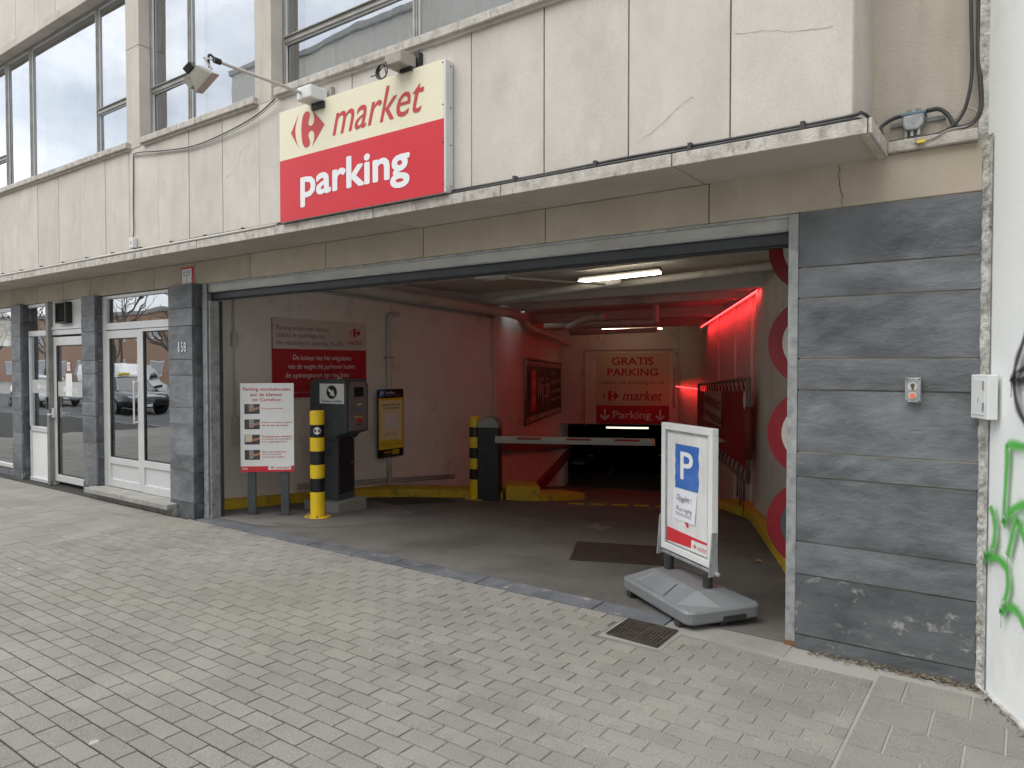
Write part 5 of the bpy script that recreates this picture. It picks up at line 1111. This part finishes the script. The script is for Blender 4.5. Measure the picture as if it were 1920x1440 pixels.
rec = MB(); rec.add([PM @ Vector(p) for p in ((-.27, -.262, .1345), (.09, -.262, .1345), (.05, -.165, .170), (-.20, -.165, .170), (-.29, -.262, .139), (.11, -.262, .139), (.08, -.135, .199), (-.23, -.135, .199))], [(0, 1, 2, 3), (2, 1, 5, 6), (3, 2, 6, 7), (0, 3, 7, 4)])
obj('carry_recess', rec, 'base_grey', base, bevel=.004)
mb = MB(); 
for x, y in ((-.33, -.27), (.33, -.27), (.40, .0), (-.38, .2)): mb.box(x-.03, x+.03, y-.025, y+.025, .001, .036, PM)
obj('rubber_foot', mb, 'black_rubber', base)
mb = MB()
for x in (.44, ): 
    for y in (.02, .16): mb.lathe([(.001, 0), (.03, 0), (.03, .03), (.001, .03)], (0, 0, 0), 12)
obj('base_handle_gap', MB().box(.4485, .4565, -.02, .16, .036, .075, PM), 'black_rubber', base)
for s in (-.246, .246):
    c = PM @ Vector((s, 0, 0)); n_ = 44
    obj('spring', MB().tube([(c.x, c.y, .200+.112*i/n_) for i in range(n_+1)], [.031+.004*(i % 2) for i in range(n_+1)], 14), 'spring', pk); obj('spring_bolt', MB().lathe([(.012, .31), (.012, .345)], (c.x, c.y, 0), 8), 'galv', pk)
PWd, Pz0, Pz1 = .325, .352, 1.30
fr = MB(); tk = .05
for q in ((-PWd, PWd, Pz1-.05, Pz1), (-PWd, PWd, Pz0, Pz0+.05), (-PWd, -PWd+.05, Pz0+.05, Pz1-.05), (PWd-.05, PWd, Pz0+.05, Pz1-.05)): FPk.slab(q[0], q[1], q[2], q[3], -tk/2, tk/2, fr)
obj('frame', fr, 'white_panel', pk, bevel=.004)
fr = MB(); 
for q in ((-PWd+.05, PWd-.05, Pz1-.062, Pz1-.05), (-PWd+.05, PWd-.05, Pz0+.05, Pz0+.062), (-PWd+.05, -PWd+.062, Pz0+.062, Pz1-.062), (PWd-.062, PWd-.05, Pz0+.062, Pz1-.062)): FPk.slab(q[0], q[1], q[2], q[3], -.018, .018, fr)
obj('inner_frame', fr, 'galv', pk)
a0, a1, b0, b1 = -PWd+.062, PWd-.062, Pz0+.062, Pz1-.062
ps_ = obj('poster', FPk.slab(a0, a1, b0, b1, -.008, .008), 'poster_white', pk)
mb = MB(); n_ = 12
edge = [(-.155+.004*math.sin(i*1.9), .835+.32*i/n_) for i in range(n_+1)]+[(.145+.005*math.sin(i*1.4+1), 1.155-.32*i/n_) for i in range(n_+1)]
obj('blue_field', FPk.pl(edge[::-1], .0092), 'blue', ps_); text(FPk, 'P', (-.085, .075, .905, 1.105), .0102, 'letter_white', ps_, .015)
obj('red_band', FPk.pl([(a0, b0+.005), (a1, b0+.025), (a1, b0+.095), (a0, b0+.11)], .0092), 'red', ps_); obj('logo_field', MB().prism(rrect(.06, a1-.004, b0+.0, b0+.078, .012), .0093, .0102, FPk.mx), 'poster_white', ps_); logo(FPk, (.078, .125, b0+.022, b0+.056), .0108, 'logo_red', ps_); text(FPk, 'market', (.135, .250, b0+.020, b0+.058), .0108, 'logo_red', ps_, 0, .3)
obj('red_arrow', FPk.pl([(-.03, .612), (.005, .612), (.03, .575), (.0, .565)], .0092), 'red', ps_)
nt_ = obj('note', MB().add([FPk.p(a, b, n) for a, b, n in ((-.185, .605, .0105), (.11, .603, .016), (.128, .822, .0115), (-.168, .828, .0105))], [(0, 1, 2, 3)]), 'paper_note', pk)
text(FPk, 'Opgelet !', (-.12, .07, .735, .79), .0185, 'letter_grey', nt_, -.012, .15, jitter=.004); text(FPk, 'IN en uitgang', (-.13, .075, .665, .705), .0185, 'letter_grey', nt_, -.012, .2, jitter=.004)
for b in (.650, .638): obj('underline', FPk.pl([(-.14, b+.006), (-.14, b+.009), (.07, b+.003), (.07, b)], .0185), 'letter_grey', nt_)
obj('bottom_bar', FPk.slab(-.375, .375, .312, .338, -.014, .014), 'galv', pk, bevel=.008)
for s in (-1, 1): obj('side_clamp', MB().prism([(.31, -.02), (.30, .055), (.60, .03), (.60, -.01)], (.327 if s > 0 else -.340), (.340 if s > 0 else -.327), FPk.mx @ Matrix(((0, 0, 1, 0), (1, 0, 0, 0), (0, 1, 0, 0), (0, 0, 0, 1)))), 'galv', pk, bevel=.003)

# ---- lit lamps of the garage
def tube_lamp(a, b, label, strength=None, r=.016, m='tube_lit', light=None):
    a, b = Vector(a), Vector(b); t = thing('tube_lamp', label, 'lamp', (a+b)/2)
    obj('housing', MB().tube([a+Vector((0, 0, .05)), b+Vector((0, 0, .05))], .03, 4), 'machine_panel', t); obj('tube', MB().tube([a, b], r, 8), m, t)
tube_lamp((-4.86, 8.28, 2.84), (-3.60, 8.06, 2.84), 'lit fluorescent tube under the ceiling behind the door lintel')
tube_lamp(uvz(27, -1.05, -.56), uvz(27, .5, -.56), 'lit fluorescent tube in the lower parking hall', r=.03, m='tube_dim')
tube_lamp(uvz(22.2, -1.0, 2.86), uvz(22.2, .8, 2.86), 'lit tube hidden behind the last beam above the GRATIS PARKING sign', m='tube_strong')
def led(t, p, q):
    """aluminium channel, open towards the wall and the floor, with the glowing strip inside"""
    a, b = uvz(*p), uvz(*q); n = (b-a).normalized().cross(Vector((0, 0, 1))); z = Vector((0, 0, 1))
    mb = MB(); c = [(-.022, .016), (-.022, .034), (.03, .034), (.03, .028), (-.016, .028), (-.016, .016)]; m_ = len(c)
    V_ = [e+n*i+z*j for e in (a, b) for i, j in c]; mb.add(V_, [(i, (i+1) % m_, m_+(i+1) % m_, m_+i) for i in range(m_)]); obj('channel', mb, 'cable', t)
    obj('strip', MB().add([a-n*.014+z*.012, b-n*.014+z*.012, b+n*.016+z*.026, a+n*.016+z*.026], [(0, 1, 2, 3)]), 'led_red', t); obj('glow_tube', MB().tube([a-n*.005-z*.006, b-n*.005-z*.006], .010, 6), 'led_tube', t)
ld = thing('red_light_strip', 'long glowing red light strip along the top of the right ramp wall', 'lamp', uvz(10.4, 1.66, 2.7)); led(ld, (10.4, 1.66, 2.755), (19, 1.66, 2.715))
ld = thing('red_light_strip', 'short glowing red light strip lower on the far right ramp wall', 'lamp', uvz(21, 1.6, 1.1)); led(ld, (19.5, 1.66, 1.12), (23.2, 1.28, 1.09))

# ---- small litter
tag(obj('dry_leaf', MB().add([onfloor(-2.16, 6.97, .004), onfloor(-2.11, 6.94, .03), onfloor(-2.05, 7.0, .006), onfloor(-2.10, 7.03, .035)], [(0, 1, 3), (1, 2, 3)]), 'leaf_dry'), 'dry brown leaf on the asphalt behind the standing sign', 'leaf')
mb = MB(); rd = random.Random(11)
for i in range(650):
    t_ = rd.random()
    if t_ < .8: x = -1.1+.92*rd.random()**.7; y = 4.55-abs(rd.gauss(0, .03)); 
    else: s_ = rd.random()*.9; x = -.2+s_*.438; y = 4.55-s_*.899; x -= abs(rd.gauss(0, .02))
    a = rd.random()*6.28; l = rd.uniform(.003, .016); w_ = rd.uniform(.0012, .004); z = .001+rd.random()*.008
    c, s_ = math.cos(a), math.sin(a)
    mb.add([(x-c*l+s_*w_, y-s_*l-c*w_, z), (x+c*l+s_*w_, y+s_*l-c*w_, z+rd.uniform(-.002, .008)), (x+c*l-s_*w_, y+s_*l+c*w_, z+.006), (x-c*l-s_*w_, y-s_*l+c*w_, z+.004)], [(0, 1, 2, 3)])
struct(obj('wall_foot_litter', mb, 'debris'), 'stuff', 'dry plant litter along the foot of the slate pier')

# ================================================================== CARS
def car(label, pos, rz, paint, L_=4.6, Wd=1.82, H=1.44, van=False, taxi=False, group=None):
    t = thing('parked_van' if van else 'parked_car', label, 'van' if van else 'car', pos, group)
    X = Matrix.Translation(pos) @ Matrix.Rotation(rz, 4, 'Z'); hw = Wd/2; hl = L_/2
    if van: st = [(-hl, .32, 1.75, .93), (-hl+.08, .28, 1.95, .98), (0, .26, 2.0, 1), (hl-1.35, .26, 1.95, 1), (hl-.75, .27, 1.22, .99), (hl-.2, .30, 1.02, .95), (hl, .42, .75, .84)]
    else: st = [(-hl, .45, .82, .80), (-hl+.12, .32, .93, .93), (-hl+.7, .24, .98, 1), (-.4, .20, .96, 1), (.75, .20, .95, 1), (1.35, .22, .88, .99), (hl-.35, .28, .76, .95), (hl-.08, .34, .66, .86), (hl, .42, .58, .72)]
    rings = []
    for x, zb, zt, k in st:
        w = hw*k; zm = zb+(zt-zb)*.55
        half = [(w*.90, zb), (w*.985, zb+.07), (w, zm), (w*.965, zt-.07), (w*.88, zt), (w*.4, zt+.025)]
        rings.append([(x, y, z) for y, z in half]+[(x, -y, z) for y, z in reversed(half)])
    obj('body', loft(rings, X), paint, t, smooth=True)
    if van:
        w = hw*.965; gl = [(hl-1.33, 1.88), (hl-.72, 1.22), (hl-.70, 1.24), (hl-1.28, 1.90)]
        obj('windscreen', MB().add([X @ Vector(p) for p in ((hl-1.30, -w*.85, 1.88), (hl-.76, -w*.92, 1.25), (hl-.76, w*.92, 1.25), (hl-1.30, w*.85, 1.88))], [(0, 1, 2, 3)]), 'car_glass', t)
    else:
        gr = [(-hl+.55, .95, -hl+1.25, H-.04), (-.2, .95, -.15, H), (1.32, .90, .45, H-.05)]
        lo_ = [(-hl+.62, .94, .86), (-.2, .945, .92), (.9, .94, .91), (1.42, .885, .84)]; hi = [(-hl+1.30, H-.05, .66), (-.45, H-.012, .72), (.15, H-.02, .71), (.58, H-.075, .66)]
        V_ = [];
        for (x, z, k), (x2, z2, k2) in zip(lo_, hi): V_ += [(x, hw*k, z), (x2, hw*k2, z2), (x2, -hw*k2, z2), (x, -hw*k, z)]
        fs = [(4*i+j, 4*i+j+1, 4*i+5+j, 4*i+4+j) for i in range(3) for j in (0, 2)]+[(0, 3, 2, 1), (12, 13, 14, 15)]
        obj('glazing', MB().add([X @ Vector(v) for v in V_], fs), 'car_glass', t)
        R2 = []
        for x2, z2, k2 in hi: R2.append([(x2, hw*k2*1.01, z2-.03), (x2, hw*k2*.96, z2+.012), (x2, 0, z2+.04), (x2, -hw*k2*.96, z2+.012), (x2, -hw*k2*1.01, z2-.03)])
        obj('roof', loft(R2, X), paint, t, smooth=True)
        mb = MB()
        for s in (-1, 1):
            for i in (0, 1, 3):
                (x, z, k), (x2, z2, k2) = lo_[i], hi[i]; mb.tube([X @ Vector((x, s*hw*k*1.005, z)), X @ Vector((x2, s*hw*k2*1.01, z2))], .03, 5)
        obj('window_pillar', mb, paint, t)
    for sx in (hl-.82, -hl+.85):
        for s in (-1, 1):
            c = X @ Vector((sx, s*(hw-.10), .32)); ax = (X.to_3x3() @ Vector((0, 1, 0))); wl = obj('wheel', MB().tube([c-ax*.11, c-ax*.09, c+ax*.09, c+ax*.11], [.29, .32, .32, .29], 20), 'tyre', t)
            obj('rim', MB().tube([c+ax*s*.095, c+ax*s*.115], [.21, .20], 10), 'chrome', wl)
    for s in (-1, 1):
        obj('headlight', MB().box(hl-.30, hl-.06, s*hw*.52-.14, s*hw*.52+.14, .60 if not van else .80, .70 if not van else .98, X @ Matrix.Rotation(s*R_(-14)*0, 4, 'Z')), 'lamp_glass', t, bevel=.03)
        obj('wing_mirror', MB().box(.78, .92, s*(hw+.09)-.09, s*(hw+.09)+.09, .96, 1.08, X), paint, t, bevel=.02)
        obj('tail_lamp', MB().box(-hl-.005, -hl+.12, s*hw*.72-.10, s*hw*.72+.10, .70, .82, X), 'tail_red', t, bevel=.01)
    g_ = obj('grille', MB().box(hl-.06, hl+.012, -.36, .36, .44, .60, X), 'black_plastic', t, bevel=.02)
    mb = MB()
    for i in range(3): mb.box(hl+.013, hl+.02, -.34, .34, .465+.045*i, .477+.045*i, X)
    obj('grille_bar', mb, 'chrome', g_); obj('number_plate', MB().box(hl+.014, hl+.024, -.26, .26, .33, .43, X), 'letter_white', t)
    if taxi: obj('roof_sign', MB().box(-.30, -.10, -.28, .28, H+.02, H+.13, X), 'park_yellow', t, bevel=.02)
    return t
car('dark car facing the ramp in the lower parking hall', uvz(31.2, -2.25, -2.54), ua-R_(90), 'car_black')
car('dark car seen from the side deep in the lower parking hall', uvz(31.8, .75, -2.54), ua-R_(70), 'car_black')
# ================================================================== STREET BEHIND THE CAMERA (seen mirrored in the glass)
car('black taxi parked across the street, mirrored in the entrance door', Vector((-30.3, -5.6, -.128)), R_(8), 'car_black', 4.9, 1.86, 1.47, taxi=True)
car('white car parked behind the taxi across the street', Vector((-38.2, -5.6, -.128)), R_(3), 'car_white')
car('white delivery van parked across the street', Vector((-35.6, -8.0, -.128)), R_(2), 'car_white', 5.2, 1.98, 2.0, van=True)
def facade(name, label, x0, x1, y, h, m, fl, wx, dep=10, ww=1.5, wh=1.5):
    t = thing(name, label, 'building', ((x0+x1)/2, y, 0)); obj('wall', MB().box(x0, x1, y-dep, y, -.1, h), m, t); obj('roof_edge', MB().box(x0-.2, x1+.2, y-dep, y+.25, h, h+.35), 'concrete', t)
    me = MB().box(-ww/2, ww/2, -.02, .05, 0, wh).mesh('window'); gm = MB().poly([(ww/2-.08, .056, .08), (-ww/2+.08, .056, .08), (-ww/2+.08, .056, wh-.08), (ww/2-.08, .056, wh-.08)]).mesh('pane')
    for z in fl:
        x = x0+1.8
        while x < x1-1.5:
            w_ = link('window', me, 'alu', t, (x, y, z)); p_ = link('pane', gm, 'block_pane', w_); x += wx
    return t
ob = facade('apartment_block', 'tall pale brick apartment block across the street', -46.5, 30, -22, 22.3, 'brick_pale', [1.2, 4.4, 7.6, 10.8, 14, 17.2], 3.4)
mb = MB()
for z in (6.9, 10.1, 13.3, 16.5): mb.box(-46, -36, -22, -20.8, z, z+.18).box(-46, -36, -20.86, -20.8, z+.18, z+1.0)
obj('balcony', mb, 'concrete', ob)
facade('brick_house_row', 'low orange brick building across the street behind bare trees', -100, -51, -24, 7.0, 'brick', [.9, 4.1], 3.0)
def bare_tree(x, y, h, label, seed):
    rd = random.Random(seed); t = thing('bare_tree', label, 'tree', (x, y, 0), 'bare street trees'); tr = MB(); cr = MB()
    def br(p, d, l, r, lv):
        q = p+d*l; m_ = p+d*l*.5+Vector((rd.uniform(-.06, .06), rd.uniform(-.06, .06), 0))*l
        (tr if lv == 0 else cr).tube([p, m_, q], [r, r*.85, r*.68], 6 if lv < 2 else 4, False)
        if lv >= 5: return
        for k in range(3 if lv < 4 else 2):
            n = (d+Vector((rd.uniform(-.75, .75), rd.uniform(-.75, .75), rd.uniform(-.1, .45)))).normalized(); br(q if k < 2 else m_, n, l*rd.uniform(.58, .82), r*.6, lv+1)
    br(Vector((x, y, -.1)), Vector((0, 0, 1)), h*.28, .16, 0); obj('trunk', tr, 'bark', t); obj('crown', cr, 'bark', t)
for i, (x, y, h) in enumerate(((-34, -11, 9), (-43, -11.5, 10), (-52, -11, 9.5), (-63, -12, 10))):
    bare_tree(x, y, h, ['bare street tree nearest to the taxi', 'second bare street tree behind the white car', 'third bare street tree in front of the brick row', 'farthest bare street tree along the opposite pavement'][i], 20+i)

# ---- cracks and the pale concrete apron by the info board
def crack(pts, y, parent, seed=1, w=.0022):
    rd = random.Random(seed); P = crom([(x, y, z) for x, z in pts], 6); L_ = []
    for i, p in enumerate(P):
        d = Vector((rd.uniform(-.006, .006), 0, rd.uniform(-.005, .005))); t = (P[min(i+1, len(P)-1)]-P[max(i-1, 0)]).normalized(); n = Vector((-t.z, 0, t.x))*w*rd.uniform(.3, 1); L_ += [p+d+n, p+d-n]
    obj('crack', MB().add(L_, [(2*i, 2*i+1, 2*i+3, 2*i+2) for i in range(len(P)-1)]), 'dark_joint', parent)
crack([(-1.39, 3.60), (-1.2, 3.57), (-1.02, 3.52), (-.86, 3.50)], YU-.0035, bld, 2, .0012)
crack([(-1.98, 3.10), (-1.85, 3.16), (-1.70, 3.27), (-1.62, 3.30)], YU-.0035, bld, 3, .0012)
crack([(-.915, 2.90), (-.92, 2.80), (-.905, 2.72), (-.90, 2.655)], YF-.003, bld, 4, .003)
crack([(-6.35, 3.55), (-6.2, 3.60), (-6.1, 3.75), (-5.95, 3.80)], YU-.0035, bld, 5, .0014)
pts = [(-7.5, 4.645), (-6.75, 4.66), (-6.3, 5.0), (-6.05, 5.5), (-6.1, 6.1), (-6.4, 6.7), (-6.9, 7.0), (-7.86, 7.0), (-7.9, 5.9), (-7.86, 4.82)]
struct(obj('concrete_apron', MB().poly([onfloor(x, y, .003) for x, y in pts]), mat('apron_dark', (.135, .13, .122), (.19, .184, .174), 3, .9, .4, 60, speck=.12)))

obj('head_seam', MB().box(-.41, .16, -.0318, -.0308, 1.236, 1.2395, TX), 'black_plastic', tm)
obj('door_lock', disc(Frame(TX @ Vector((.0065, 0, 0)), ey), .27, .50, .012, 0, .006, 12), 'galv', bd)
mb = MB()
for z in (.16, .80):
    for y in (.045, .29): mb.tube([TX @ Vector((.006, y, z)), TX @ Vector((.009, y, z))], .006, 8)
struct(obj('door_screws', mb, 'galv', bd), 'stuff')
